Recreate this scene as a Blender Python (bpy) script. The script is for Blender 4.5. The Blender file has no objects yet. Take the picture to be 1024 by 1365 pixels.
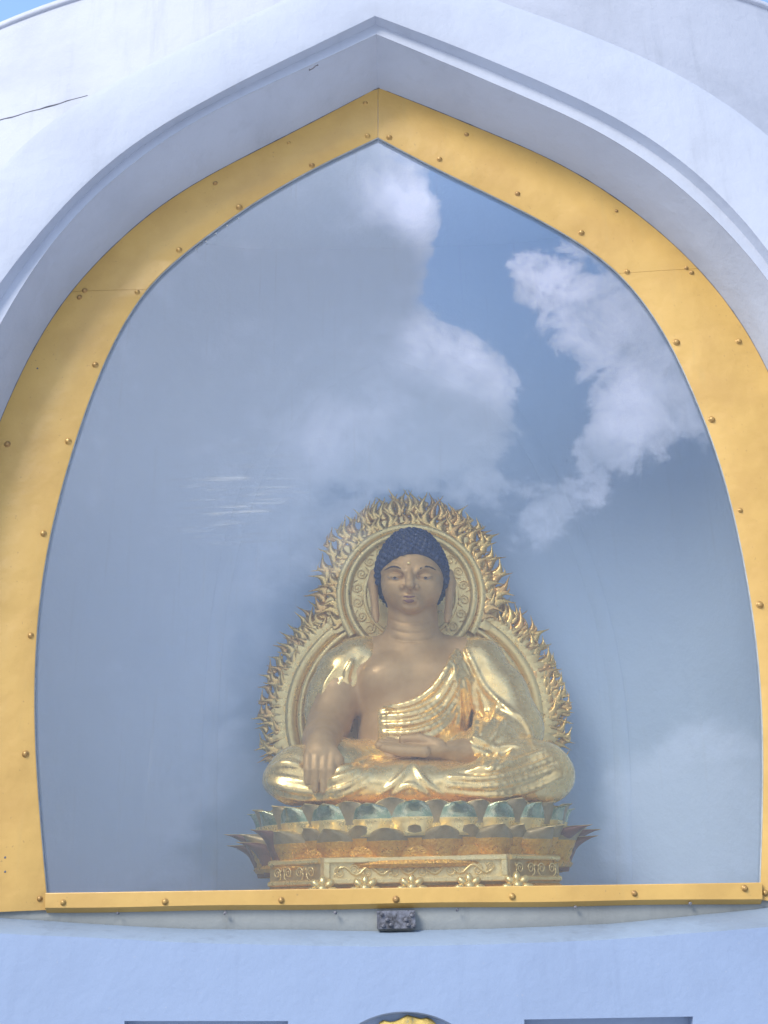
import bpy, bmesh, math, random
import numpy as np
from mathutils import Vector, Matrix

random.seed(7)
np.random.seed(7)
SC = bpy.context.scene
COL = SC.collection
rad = math.radians

# ------------------------------------------------------------------ camera
W, H, F = 1024.0, 1365.0, 1327.0
PITCH, ROLL = math.atan((1200 - H / 2) / F), rad(1.2)
CAM = np.array([0.0, 0.0, 1.6])
FW = np.array([0, math.cos(PITCH), math.sin(PITCH)])
R0 = np.array([1.0, 0, 0])
U0 = np.array([0, -math.sin(PITCH), math.cos(PITCH)])
RT = math.cos(ROLL) * R0 - math.sin(ROLL) * U0
UP = math.cos(ROLL) * U0 + math.sin(ROLL) * R0
cam = bpy.data.objects.new('camera', bpy.data.cameras.new('camera'))
COL.objects.link(cam)
cam.matrix_world = Matrix([[RT[0], UP[0], -FW[0], CAM[0]], [RT[1], UP[1], -FW[1], CAM[1]],
                           [RT[2], UP[2], -FW[2], CAM[2]], [0, 0, 0, 1]])
cam.data.sensor_fit = 'VERTICAL'
cam.data.sensor_height = 36
cam.data.lens = 36 * F / H
cam.data.clip_end = 20000
cam.data.clip_start = 0.05
SC.camera = cam


def ray(px, py):
    return FW + (px - W / 2) / F * RT + (H / 2 - py) / F * UP


def U(px, py, y):
    """the point of the plane y = const seen at a pixel of the photograph"""
    r = ray(px, py)
    return CAM + r * (y / r[1])


def depth_of(p):
    return float(np.dot(np.asarray(p) - CAM, FW))


# ------------------------------------------------------------------ world, sun, exposure
SUN_EL, SUN_AZ = rad(42), rad(180 + 41)      # azimuth from +Y towards +X
SC.view_settings.view_transform = 'Standard'
SC.view_settings.look = 'None'
SC.view_settings.gamma = 1
SC.view_settings.use_curve_mapping = False
SC.view_settings.exposure = 0.32
SC.cycles.max_bounces = 8
SC.cycles.diffuse_bounces = 3
SC.cycles.glossy_bounces = 4
SC.cycles.transparent_max_bounces = 8
world = bpy.data.worlds.new('World')
SC.world = world
world.use_nodes = True


class NT:
    def __init__(self, tree):
        self.t = tree
        tree.nodes.clear()

    def n(self, typ, **kw):
        nd = self.t.nodes.new(typ)
        for k, v in kw.items():
            setattr(nd, k, v)
        return nd

    def l(self, a, b):
        self.t.links.new(a, b)

    def set(self, sock, v):
        if hasattr(v, 'is_output'):
            self.l(v, sock)
        elif v is not None:
            sock.default_value = v

    def math(self, op, a, b=None, c=None, clamp=False):
        nd = self.n('ShaderNodeMath', operation=op)
        nd.use_clamp = clamp
        self.set(nd.inputs[0], a)
        self.set(nd.inputs[1], b)
        self.set(nd.inputs[2], c)
        return nd.outputs[0]

    def vmath(self, op, a, b=None):
        nd = self.n('ShaderNodeVectorMath', operation=op)
        self.set(nd.inputs[0], a)
        self.set(nd.inputs[1], b)
        return nd

    def noise(self, vec, scale, detail=4, rough=0.55, dist=0.0):
        nd = self.n('ShaderNodeTexNoise')
        self.set(nd.inputs['Vector'], vec)
        nd.inputs['Scale'].default_value = scale
        nd.inputs['Detail'].default_value = detail
        nd.inputs['Roughness'].default_value = rough
        nd.inputs['Distortion'].default_value = dist
        return nd.outputs['Fac']

    def ramp(self, fac, stops):
        nd = self.n('ShaderNodeValToRGB')
        el = nd.color_ramp.elements
        while len(el) > 1:
            el.remove(el[-1])
        el[0].position, el[0].color = stops[0][0], tuple(stops[0][1]) + (1,)
        for p, c in stops[1:]:
            e = el.new(p)
            e.color = tuple(c) + (1,)
        self.set(nd.inputs[0], fac)
        return nd.outputs[0]

    def mix(self, fac, a, b, blend='MIX'):
        nd = self.n('ShaderNodeMix', data_type='RGBA', blend_type=blend)
        self.set(nd.inputs[0], fac)
        self.set(nd.inputs[6], a if hasattr(a, 'is_output') else tuple(a) + (1,))
        self.set(nd.inputs[7], b if hasattr(b, 'is_output') else tuple(b) + (1,))
        return nd.outputs[2]

    def mapping(self, vec, scale=(1, 1, 1), loc=(0, 0, 0), rot=(0, 0, 0)):
        nd = self.n('ShaderNodeMapping')
        self.set(nd.inputs[0], vec)
        nd.inputs['Scale'].default_value = scale
        nd.inputs['Location'].default_value = loc
        nd.inputs['Rotation'].default_value = rot
        return nd.outputs[0]

    def smooth(self, v, a, b, c=0.0, d=1.0):
        nd = self.n('ShaderNodeMapRange', interpolation_type='SMOOTHSTEP')
        self.set(nd.inputs[0], v)
        nd.inputs[1].default_value = a
        nd.inputs[2].default_value = b
        nd.inputs[3].default_value = c
        nd.inputs[4].default_value = d
        return nd.outputs[0]


def mirror_dir(px, py):
    r = ray(px, py)
    r = np.array([r[0], -r[1], r[2]])
    return r / np.linalg.norm(r)


SKY_STRENGTH = 0.14
CLOUD_GREY, CLOUD_LIT, SKY_TINT, HAZE = (7.2, 8.0, 9.6), (17.5, 18.2, 22.5), (2.55, 2.62, 2.62), (1.6, 1.8, 2.3)
w = NT(world.node_tree)
out = w.n('ShaderNodeOutputWorld')
bg = w.n('ShaderNodeBackground')
bg.inputs[1].default_value = SKY_STRENGTH
w.l(bg.outputs[0], out.inputs[0])
sky = w.n('ShaderNodeTexSky', sky_type='NISHITA')
sky.sun_disc = False
sky.sun_elevation = SUN_EL
sky.sun_rotation = SUN_AZ
sky.air_density = 1.0
sky.dust_density = 0.6
sky.ozone_density = 1.5
tc = w.n('ShaderNodeTexCoord')
dirv = w.vmath('NORMALIZE', tc.outputs['Generated']).outputs[0]
# clouds: (px, py, radius, amount) as they stand in the sky that the window mirrors
BLOBS = [(230, 430, 190, .42), (400, 340, 120, .42), (300, 600, 170, .34), (430, 260, 70, .3), (500, 290, 50, .40),
         (545, 265, 30, .38), (560, 330, 30, .25), (520, 395, 34, .22), (480, 420, 60, .3),
         (560, 480, 60, .36), (630, 510, 52, .34), (640, 580, 60, .26), (470, 560, 75, .36), (560, 580, 60, .3),
         (700, 640, 60, .20), (780, 660, 36, .30), (690, 370, 24, .32), (725, 385, 38, .34), (800, 400, 60, .24),
         (850, 470, 60, .22), (860, 560, 55, .34), (800, 570, 26, .25), (725, 715, 28, .28), (900, 520, 60, .26), (880, 430, 50, .2), (700, 430, 26, .1), (560, 720, 70, -.3), (945, 1060, 90, .95), (880, 1120, 60, .4),
         (130, 800, 110, .55), (130, 1000, 110, .7), (130, 1170, 120, .6), (230, 900, 80, .35), (190, 670, 110, .3), (480, 225, 40, .32),
         (650, 270, 60, -.45), (680, 440, 36, -.34), (630, 395, 32, -.40), (740, 540, 40, -.36), (900, 740, 100, -.34),
         (870, 860, 80, -.25), (760, 300, 40, -.2), (560, 215, 16, -.1), (615, 345, 24, -.3), (598, 392, 34, -.55), (720, 610, 40, -.3), (700, 500, 26, -.2), (590, 240, 22, -.3)]
PUFFS = [(528, 258, 28, .9), (558, 285, 24, .8), (588, 330, 22, .35), (568, 448, 30, .75), (630, 478, 30, .7), (675, 520, 20, .6), (695, 370, 34, .9),
         (735, 385, 45, .7), (800, 430, 60, .4), (850, 545, 55, .6), (430, 585, 34, .35), (500, 548, 26, .3), (535, 200, 16, .5), (790, 665, 26, .4), (720, 720, 30, .35), (930, 950, 50, .25), (860, 460, 60, .25)]


def blobs(L):
    acc = None
    for (px, py, r, a) in L:
        c = mirror_dir(px, py)
        s = r / F
        dt = w.vmath('DOT_PRODUCT', dirv, tuple(c)).outputs['Value']
        e = w.math('EXPONENT', w.math('MULTIPLY_ADD', dt, 1 / s ** 2, -1 / s ** 2))
        e = w.math('MULTIPLY', e, a)
        acc = e if acc is None else w.math('ADD', acc, e)
    return acc


dens = blobs(BLOBS)
# a clear patch of blue over the roof
cd = ray(10, -20) / np.linalg.norm(ray(10, -20))
dt = w.vmath('DOT_PRODUCT', dirv, tuple(cd)).outputs['Value']
clear = w.math('MULTIPLY', w.math('EXPONENT', w.math('MULTIPLY_ADD', dt, 8.0, -8.0)), -.5)
n1 = w.noise(w.mapping(dirv, (1, 1, 1.5)), 5.0, 5, .60, .35)
n2 = w.noise(w.mapping(dirv, (1, 1, 1.3), (3, 1, 2)), 15.0, 5, .64, .35)
tot = w.math('ADD', w.math('MULTIPLY', n1, 0.6), w.math('MULTIPLY', n2, 0.95))
sep = w.n('ShaderNodeSeparateXYZ')
w.l(dirv, sep.inputs[0])
tot = w.math('ADD', tot, w.smooth(sep.outputs[2], .12, .36, -.22, 0))
tot = w.math('ADD', w.math('ADD', tot, clear), w.math('MULTIPLY', dens, .8))
n3 = w.noise(w.mapping(dirv, (1, 1, 1.2), (7, 2, 5)), 42.0, 5, .66, .5)
tot = w.math('ADD', tot, w.math('MULTIPLY', w.math('SUBTRACT', n3, .5), w.smooth(sep.outputs[2], .2, .45, .12, .62)))
mask = w.math('ADD', w.math('MULTIPLY', w.smooth(tot, 0.85, 0.99), w.smooth(sep.outputs[2], .24, .44, .05, .48)), w.math('MULTIPLY', w.smooth(tot, 0.80, 1.22), .55))
edge = w.smooth(tot, 1.45, 0.85)
br = w.math('ADD', w.math('MULTIPLY', blobs(PUFFS), w.math('MULTIPLY_ADD', n2, 2.6, -.55)), w.math('MULTIPLY_ADD', n2, .4, -.24))
br = w.math('ADD', br, w.math('MULTIPLY_ADD', n3, .5, -.24))
br = w.math('ADD', br, w.math('MULTIPLY', edge, .10), clamp=True)
ccol = w.mix(br, CLOUD_GREY, CLOUD_LIT)
hz = w.smooth(sep.outputs[2], 0.33, 0.58, 0.90, 0.0)
skyc = w.mix(1.0, sky.outputs[0], SKY_TINT, 'MULTIPLY')
skyc = w.mix(hz, skyc, HAZE)
w.l(w.mix(w.math('MULTIPLY', mask, 0.93), skyc, ccol), bg.inputs[0])

sun = bpy.data.objects.new('sun', bpy.data.lights.new('sun', 'SUN'))
COL.objects.link(sun)
sun.data.energy = 3.3
sun.data.angle = rad(22)
sun.data.color = (1.0, .92, .80)
sd = Vector((math.sin(SUN_AZ) * math.cos(SUN_EL), math.cos(SUN_AZ) * math.cos(SUN_EL), math.sin(SUN_EL)))
sun.rotation_euler = sd.to_track_quat('Z', 'Y').to_euler()
sun.location = (-6, -12, 20)


# ------------------------------------------------------------------ materials
def mat(name):
    m = bpy.data.materials.new(name)
    m.use_nodes = True
    t = NT(m.node_tree)
    o = t.n('ShaderNodeOutputMaterial')
    p = t.n('ShaderNodeBsdfPrincipled')
    t.l(p.outputs[0], o.inputs[0])
    return m, t, p, o


def bump(t, p, h, strength=.3, dist=.01):
    b = t.n('ShaderNodeBump')
    b.inputs['Strength'].default_value = strength
    b.inputs['Distance'].default_value = dist
    t.l(h, b.inputs['Height'])
    t.l(b.outputs[0], p.inputs['Normal'])


def objco(t):
    return t.n('ShaderNodeTexCoord').outputs['Object']


def plaster(name, base, dark, grime=.35, rough=.75):
    m, t, p, o = mat(name)
    co = objco(t)
    a = t.noise(co, 1.3, 6, .6, .3)
    b = t.noise(t.mapping(co, (5, 5, .6)), 1.6, 6, .65, .2)
    c = t.noise(co, 38, 6, .6)
    k = t.math('MULTIPLY', t.smooth(a, .42, .72), .6)
    k = t.math('ADD', k, t.math('MULTIPLY', t.smooth(b, .52, .78), .5))
    cc = t.mix(t.math('MULTIPLY', k, grime, clamp=True), base, dark)
    sp = t.smooth(t.noise(co, 55, 3, .5), .70, .76)
    cc = t.mix(t.math('MULTIPLY', sp, .22), cc, (.35, .36, .38))
    t.l(cc, p.inputs['Base Color'])
    p.inputs['Roughness'].default_value = rough
    h = t.math('ADD', t.math('MULTIPLY', c, .16), t.math('MULTIPLY', t.noise(co, 7, 5, .6), 1.0))
    bump(t, p, h, .35, .02)
    return m


M = {}
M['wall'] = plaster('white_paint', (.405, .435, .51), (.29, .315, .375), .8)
M['lower'] = plaster('dimmed_white_paint', (.215, .285, .42), (.165, .22, .33), .6)  # the lower wall's dimmer light is put into this darker, bluer white
M['surround'] = plaster('white_paint_trim', (.385, .425, .51), (.29, .32, .39), .7)
M['sill'] = plaster('shaded_weathered_paint', (.20, .26, .34), (.12, .15, .19), .9)  # base colour carries the shade on the sill, grime over it
M['upstand'] = plaster('shaded_render', (.27, .29, .29), (.17, .18, .18), .8)  # shadow under the frame is put into this grey
M['room'] = plaster('room_paint', (.57, .72, .93), (.49, .63, .84), .45)
M['ground'] = plaster('stone_paving', (.66, .65, .64), (.52, .52, .51), .6, .85)

m, t, p, o = mat('yellow_enamel')
co = objco(t)
a = t.noise(co, 2.2, 5, .6)
s = t.noise(t.mapping(co, (9, 9, 1.2)), 2, 6, .65)
c = t.mix(t.smooth(a, .35, .7), (.50, .318, .092), (.43, .265, .075))
c = t.mix(t.math('MULTIPLY', t.smooth(s, .55, .8), .35), c, (.40, .28, .10))
c = t.mix(t.math('MULTIPLY', t.smooth(t.noise(co, 60, 3, .5), .70, .74), .5), c, (.22, .14, .06))
t.l(c, p.inputs['Base Color'])
p.inputs['Roughness'].default_value = .42
bump(t, p, t.math('ADD', t.noise(co, 3.5, 3, .5), t.math('MULTIPLY', t.noise(co, 9, 4, .5), .25)), .5, .03)
M['yellow'] = m

m, t, p, o = mat('rivet_brass')
c = t.ramp(t.noise(objco(t), 60, 3), [(.3, (.30, .17, .05)), (.7, (.55, .36, .12))])
c = t.mix(t.math('MULTIPLY', t.n('ShaderNodeObjectInfo').outputs['Random'], .6), c, (.22, .12, .05))
t.l(c, p.inputs['Base Color'])
p.inputs['Roughness'].default_value = .38
p.inputs['Metallic'].default_value = .35
M['rivet'] = m

m, t, p, o = mat('grey_gasket')
c = t.ramp(t.noise(objco(t), 20, 4), [(.3, (.26, .28, .28)), (.7, (.38, .40, .40))])
t.l(c, p.inputs['Base Color'])
p.inputs['Roughness'].default_value = .7
M['gasket'] = m

m, t, p, o = mat('dark_crack')
c = t.ramp(t.noise(objco(t), 14, 5, .65), [(.35, (.06, .065, .08)), (.7, (.22, .22, .25))])
t.l(c, p.inputs['Base Color'])
p.inputs['Roughness'].default_value = .9
M['crack'] = m

m, t, p, o = mat('rusty_steel')
co = objco(t)
c = t.ramp(t.noise(co, 26, 6, .7, .5), [(.34, (.03, .03, .035)), (.46, (.09, .095, .115)), (.58, (.16, .17, .21)), (.74, (.06, .055, .055))])
t.l(c, p.inputs['Base Color'])
p.inputs['Roughness'].default_value = .8
bump(t, p, t.noise(co, 40, 5), .6, .01)
M['bracket'] = m

# window glass: coated, with a film of dust and wipe marks
m, t, p, o = mat('window_glass')
co = objco(t)
tr = t.n('ShaderNodeBsdfTransparent')
tr.inputs[0].default_value = (.985, .99, .985, 1)
gl = t.n('ShaderNodeBsdfGlossy')
gl.inputs['Color'].default_value = (.93, .95, 1.0, 1)
gl.inputs['Roughness'].default_value = 0.0
fr = t.n('ShaderNodeFresnel')
fr.inputs[0].default_value = 1.5
mx = t.n('ShaderNodeMixShader')
t.l(t.math('MULTIPLY_ADD', fr.outputs[0], .6, .065), mx.inputs[0])
t.l(tr.outputs[0], mx.inputs[1])
t.l(gl.outputs[0], mx.inputs[2])
df = t.n('ShaderNodeBsdfDiffuse')
df.inputs[0].default_value = (.62, .62, .60, 1)
mx2 = t.n('ShaderNodeMixShader')
film = t.smooth(t.noise(co, 1.1, 5, .6), .3, .75, .003, .016)
streak = t.smooth(t.noise(t.mapping(co, (26, 1, .8)), 1.4, 5, .6), .56, .85, 0, .045)
wipe = t.smooth(t.noise(t.mapping(co, (1.4, 1, 22), rot=(0, rad(-9), 0)), 1.6, 4, .6, .3), .50, .80, 0, .30)
wc = U(325, 665, 5.0)
sx = t.n('ShaderNodeSeparateXYZ')
t.l(co, sx.inputs[0])
gx = t.math('POWER', t.math('DIVIDE', t.math('SUBTRACT', sx.outputs[0], wc[0]), .26), 2.0)
gz = t.math('POWER', t.math('DIVIDE', t.math('SUBTRACT', sx.outputs[2], wc[2]), .20), 2.0)
gw = t.math('EXPONENT', t.math('MULTIPLY', t.math('ADD', gx, gz), -1.0))
d = t.math('ADD', film, t.math('ADD', streak, t.math('MULTIPLY', wipe, gw)))
t.l(d, mx2.inputs[0])
t.l(mx.outputs[0], mx2.inputs[1])
t.l(df.outputs[0], mx2.inputs[2])
t.l(mx2.outputs[0], o.inputs[0])
M['glass'] = m


def gold(name, c1, c2, rough=.28, metal=1.0, bumps=0.0, scale=30, rand=None):
    m, t, p, o = mat(name)
    co = objco(t)
    c = t.mix(t.smooth(t.noise(co, scale, 5, .6, .2), .35, .68), c1, c2)
    if rand:
        oi = t.n('ShaderNodeObjectInfo')
        c = t.mix(t.math('MULTIPLY', t.smooth(oi.outputs['Random'], .45, 1.0), .5), c, rand)
    t.l(c, p.inputs['Base Color'])
    p.inputs['Metallic'].default_value = metal
    t.l(t.smooth(t.noise(co, scale * .6, 4, .6), .3, .7, rough * .75, rough * 1.35), p.inputs['Roughness'])
    if bumps:
        bump(t, p, t.noise(co, 90, 3, .5), bumps, .01)
    return m


M['gold'] = gold('bright_gold', (1.0, .78, .34), (.95, .70, .28), .32, .55, .15)
M['robe'] = gold('robe_gold', (1.0, .74, .32), (.95, .67, .26), .25, .62, .04)
M['skin'] = gold('matt_gold', (.62, .40, .175), (.56, .35, .145), .5, .2, .05, 12)
M['flame'] = gold('flame_gold', (1.0, .70, .24), (.90, .60, .22), .30, .72, .1, 14, (.75, .36, .12))
M['orange_gold'] = gold('orange_gold', (.92, .52, .10), (.74, .36, .07), .34, .6, .9, 34)
M['tan'] = gold('tan_gold', (.66, .46, .20), (.56, .36, .14), .36, .5, .1, 20)
M['green'] = gold('green_gilt', (.28, .38, .24), (.72, .70, .46), .25, .75, .1, 16)
M['maroon'] = gold('maroon_lacquer', (.24, .11, .10), (.16, .08, .09), .4, .25, .1, 18)
M['hair'] = gold('blue_black_paint', (.015, .028, .085), (.025, .045, .12), .4, .0, .1, 40)
M['plaque'] = gold('pale_gold', (1.0, .84, .44), (.95, .76, .36), .3, .22, .1)
M['dull'] = gold('dull_gold', (.46, .35, .19), (.36, .27, .14), .4, .35, .1, 20)
M['lip'] = gold('lip_paint', (.24, .11, .08), (.22, .10, .07), .45, .1)
M['eye'] = gold('eye_paint', (.07, .045, .03), (.05, .03, .025), .7, 0)
M['eye_white'] = gold('eye_white_paint', (.42, .34, .25), (.38, .30, .22), .5, 0)

m, t, p, o = mat('flaking_gold_leaf')
co = objco(t)
c = t.ramp(t.noise(co, 24, 6, .7, .4), [(.30, (.16, .20, .16)), (.42, (.42, .30, .08)), (.6, (.62, .46, .13)), (.75, (.40, .32, .14))])
t.l(c, p.inputs['Base Color'])
p.inputs['Roughness'].default_value = .6
bump(t, p, t.noise(co, 30, 5, .65), .8, .02)
M['leaf'] = m


# ------------------------------------------------------------------ object helpers
def link(name, me, material, parent=None):
    o = bpy.data.objects.new(name, me)
    COL.objects.link(o)
    if material is not None and len(me.materials) == 0:
        for k in (material if isinstance(material, (list, tuple)) else [material]):
            me.materials.append(k)
    if parent is not None:
        o.parent = parent
        o.matrix_parent_inverse = parent.matrix_world.inverted() if parent.type == 'EMPTY' and False else Matrix.Identity(4)
    return o


def mesh_from(name, vs, fs, material, parent=None, smooth=True, origin=None):
    """one mesh object; vs in world coordinates, parented with identity roots"""
    me = bpy.data.meshes.new(name)
    vs = np.asarray(vs, dtype=float)
    me.from_pydata([tuple(v) for v in vs], [], [tuple(int(i) for i in f) for f in fs])
    me.update()
    if smooth:
        me.polygons.foreach_set('use_smooth', [True] * len(me.polygons))
    return link(name, me, material, parent)


def bm_obj(name, bm, material, parent=None, smooth=False):
    bmesh.ops.recalc_face_normals(bm, faces=bm.faces)
    me = bpy.data.meshes.new(name)
    bm.to_mesh(me)
    bm.free()
    if smooth:
        me.polygons.foreach_set('use_smooth', [True] * len(me.polygons))
    return link(name, me, material, parent)


def tag(o, label=None, cat=None, group=None, kind=None):
    for k, v in (('label', label), ('category', cat), ('group', group), ('kind', kind)):
        if v:
            o[k] = v
    return o


def thing(name, label, cat):
    # the Empty stays at the world origin so parts keep their world coordinates
    o = bpy.data.objects.new(name, None)
    COL.objects.link(o)
    return tag(o, label, cat)


def catmull(P, n):
    """resample a polyline to n points evenly by length along a Catmull-Rom curve"""
    P = np.asarray(P, float)
    Q = np.vstack([2 * P[0] - P[1], P, 2 * P[-1] - P[-2]])
    pts = []
    for i in range(1, len(Q) - 2):
        p0, p1, p2, p3 = Q[i - 1], Q[i], Q[i + 1], Q[i + 2]
        for u in np.linspace(0, 1, 14, endpoint=False):
            pts.append(.5 * (2 * p1 + (p2 - p0) * u + (2 * p0 - 5 * p1 + 4 * p2 - p3) * u * u + (3 * p1 - p0 - 3 * p2 + p3) * u ** 3))
    pts.append(P[-1])
    pts = np.array(pts)
    L = np.r_[0, np.cumsum(np.linalg.norm(np.diff(pts, axis=0), axis=1))]
    s = np.linspace(0, L[-1], n)
    return np.stack([np.interp(s, L, pts[:, k]) for k in range(P.shape[1])], 1)


def tube(bm, pts, radii, seg=8, flat=1.0):
    pts = [Vector(p) for p in pts]
    rings = []
    up = Vector((0, 1, 0))
    for i, p in enumerate(pts):
        d = (pts[min(i + 1, len(pts) - 1)] - pts[max(i - 1, 0)])
        d.normalize()
        a = d.cross(up)
        if a.length < 1e-4:
            a = d.cross(Vector((1, 0, 0)))
        a.normalize()
        b = d.cross(a)
        r = radii[i] if hasattr(radii, '__len__') else radii
        rings.append([bm.verts.new(p + a * (r * math.cos(q)) + b * (r * flat * math.sin(q)))
                      for q in [2 * math.pi * k / seg for k in range(seg)]])
    for A, B in zip(rings[:-1], rings[1:]):
        for k in range(seg):
            bm.faces.new((A[k], A[(k + 1) % seg], B[(k + 1) % seg], B[k]))
    bm.faces.new(rings[0][::-1])
    bm.faces.new(rings[-1])


def box(bm, lo, hi):
    v = [bm.verts.new((x, y, z)) for x in (lo[0], hi[0]) for y in (lo[1], hi[1]) for z in (lo[2], hi[2])]
    for f in ((0, 1, 3, 2), (4, 6, 7, 5), (0, 4, 5, 1), (2, 3, 7, 6), (0, 2, 6, 4), (1, 5, 7, 3)):
        bm.faces.new([v[i] for i in f])


# ------------------------------------------------------------------ traced curves (pixels of the photograph)
N = 64


def fair(c, n):
    """take the small kinks of a traced line out, ends kept"""
    c = c.copy()
    for _ in range(max(2, int(10 * (n / 64) ** 2))):
        c[1:-1] = (c[:-2] + 2 * c[1:-1] + c[2:]) / 4
    return c


def arch(left, right, n=N):
    a = fair(catmull(left, n), n)[::-1]
    b = fair(catmull(right, n), n)
    return np.vstack([a, b[1:]])           # left foot .. apex .. right foot


GLASS_L = [(504, 183), (415, 225), (350, 262), (318, 282), (270, 318), (215, 361), (191, 385), (170, 420), (145, 466), (125, 515),
           (99, 590), (72, 687), (55, 775), (47.5, 857), (45, 940), (48, 1022), (54, 1104), (62, 1191)]
GLASS_R = [(504, 183), (555, 211), (600, 233), (650, 257), (695, 279), (742, 304), (783, 329), (826, 360), (868, 413), (901, 468),
           (928, 531), (953, 592), (971, 652), (986, 714), (998, 777), (1009, 850), (1016, 930), (1018, 1000), (1017, 1090), (1014, 1177)]
FRM_L = [(504, 117), (435, 153), (370, 187), (280, 232), (200, 282), (135, 343), (90, 390), (55, 445), (30, 490), (3, 553),
         (-30, 640), (-58, 760), (-76, 900), (-78, 1040), (-70, 1216)]
FRM_R = [(504, 117), (575, 144), (647, 175), (722, 205), (792, 243), (862, 293), (932, 356), (977, 411), (1012, 466), (1027, 497),
         (1062, 590), (1092, 720), (1108, 880), (1112, 1030), (1100, 1202)]
RIMI_L = [(502, 47), (410, 90), (320, 131), (220, 185), (140, 248), (75, 315), (30, 380), (0, 432), (-45, 525), (-90, 660),
          (-120, 800), (-135, 950), (-135, 1100), (-125, 1262)]
RIMI_R = [(502, 47), (580, 78), (652, 110), (752, 152), (832, 194), (912, 252), (972, 312), (1024, 370), (1075, 460), (1120, 590),
          (1150, 740), (1165, 930), (1165, 1100), (1155, 1250)]
RIMO_L = [(500, 22), (415, 63), (310, 115), (220, 163), (160, 203), (90, 267), (40, 326), (0, 375), (-58, 470), (-115, 620),
          (-150, 780), (-168, 950), (-168, 1100), (-160, 1262)]
RIMO_R = [(500, 22), (575, 50), (657, 82), (722, 110), (812, 150), (882, 193), (937, 236), (987, 287), (1024, 331), (1090, 440),
          (1145, 590), (1178, 740), (1196, 930), (1196, 1100), (1185, 1250)]
ARC_L = [(497, -62), (430, -24), (370, 4), (280, 46), (185, 92), (120, 125), (65, 160), (20, 200), (-10, 232), (-85, 335), (-160, 480),
         (-220, 680), (-250, 900), (-250, 1262)]
ARC_R = [(497, -62), (580, -30), (662, 1), (752, 32), (832, 64), (892, 91), (942, 119), (997, 156), (1030, 182), (1105, 262),
         (1180, 400), (1240, 600), (1275, 850), (1280, 1250)]
Y_GLASS, Y_FRAME, Y_IN, Y_OUT, Y_WALL = 4.988, 4.975, 4.66, 4.60, 4.67


def curve3(L, R, y, n=N):
    return np.array([U(p[0], p[1], y) for p in arch(L, R, n)])


def strip(curves):
    """ruled surface through a list of curves with the same number of points"""
    n = len(curves[0])
    vs = np.vstack(curves)
    fs = []
    for k in range(len(curves) - 1):
        for i in range(n - 1):
            a = k * n + i
            fs.append((a, a + 1, a + n + 1, a + n))
    return vs, fs


def split_apex(cs, name, material, parent):
    """a strip kept sharp at the ridge between its curves and at the apex"""
    vs, fs = strip(cs)
    me = bpy.data.meshes.new(name)
    me.from_pydata([tuple(v) for v in vs], [], fs)
    o = link(name, me, material, parent)
    sharpen(me, 28)
    return o


def sharpen(me, deg=30):
    bm = bmesh.new()
    bm.from_mesh(me)
    bmesh.ops.recalc_face_normals(bm, faces=bm.faces)
    for e in bm.edges:
        e.smooth = not (len(e.link_faces) == 2 and e.calc_face_angle(0) > rad(deg))
    for f in bm.faces:
        f.smooth = True
    bm.to_mesh(me)
    bm.free()


# ------------------------------------------------------------------ ground
bm = bmesh.new()
bmesh.ops.create_grid(bm, x_segments=8, y_segments=8, size=4000)
tag(bm_obj('ground', bm, M['ground']), kind='structure')

# ------------------------------------------------------------------ the pagoda
pag = thing('pagoda', 'white painted round pagoda wall with pointed arch niche, yellow riveted frame and wide window', 'pagoda')

cG = curve3(GLASS_L, GLASS_R, Y_FRAME)
cF = curve3(FRM_L, FRM_R, Y_FRAME)
cI = curve3(RIMI_L, RIMI_R, Y_IN)
pI, pO = arch(RIMI_L, RIMI_R), arch(RIMO_L, RIMO_R)
cM = np.array([U(*(pI[i] + (pO[i] - pI[i]) * .52), Y_IN) for i in range(len(pI))])
cO = curve3(RIMO_L, RIMO_R, Y_OUT)
cA = curve3(ARC_L, ARC_R, Y_OUT)
rngw = np.random.RandomState(3)


def wobble(c, amp, seed):
    """hand-trowelled edge"""
    r = np.random.RandomState(seed)
    k = np.convolve(r.randn(len(c) + 8), np.ones(5) / 5, 'same')[4:-4] * amp
    d = c.copy()
    d[:, 2] += k
    return d


# arch soffit, stepped moulding and the broad flat band of the arch
split_apex([cF + [0, .10, 0], cF + [0, -.02, 0], (cF + [0, -.02, 0]) * .5 + cI * .5 + [0, 0, .004], wobble(cI, .003, 1)], 'arch_soffit', M['surround'], pag)
cI2, cM2, cO2 = wobble(cI, .003, 1), wobble(cM, .002, 2), wobble(cO, .003, 4)
split_apex([cI2, cI2 + [0, -.006, 0], cM2 + [0, -.006, 0], cM2 * .35 + cO2 * .65 + [0, .004, 0], cO2 + [0, -.004, 0]], 'arch_moulding', M['surround'], pag)
ctr = np.array([0.1, Y_OUT, 2.6])


def toward(c, k):
    d = c.copy()
    d[:, [0, 2]] += (c[:, [0, 2]] - ctr[[0, 2]]) * k
    return d


cA2 = wobble(cA, .003, 9)
split_apex([cO2 + [0, -.004, 0], toward(cO2, .012) + [0, -.012, 0], cO2 * .5 + cA2 * .5 + [0, -.012, 0], toward(cA2, -.012) + [0, -.012, 0], cA2, cA2 + [0, .6, 0]],
           'arch_surround', M['surround'], pag)

# curved drum wall, its radius and rim height fitted to the roof line in the photograph
R_DRUM, X_DRUM, Z_RIM = 7.0, 0.1, 7.30


def drum_y(x, z=0):
    return Y_WALL + R_DRUM - math.sqrt(max(R_DRUM ** 2 - (x - X_DRUM) ** 2, 0.02))


def on_drum(px, py, off=0.0):
    r = ray(px, py)
    y = 5.0
    for _ in range(60):
        x = CAM[0] + r[0] * y / r[1]
        y = .5 * y + .5 * (drum_y(x) - off)
    return CAM + r * (y / r[1])


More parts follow.
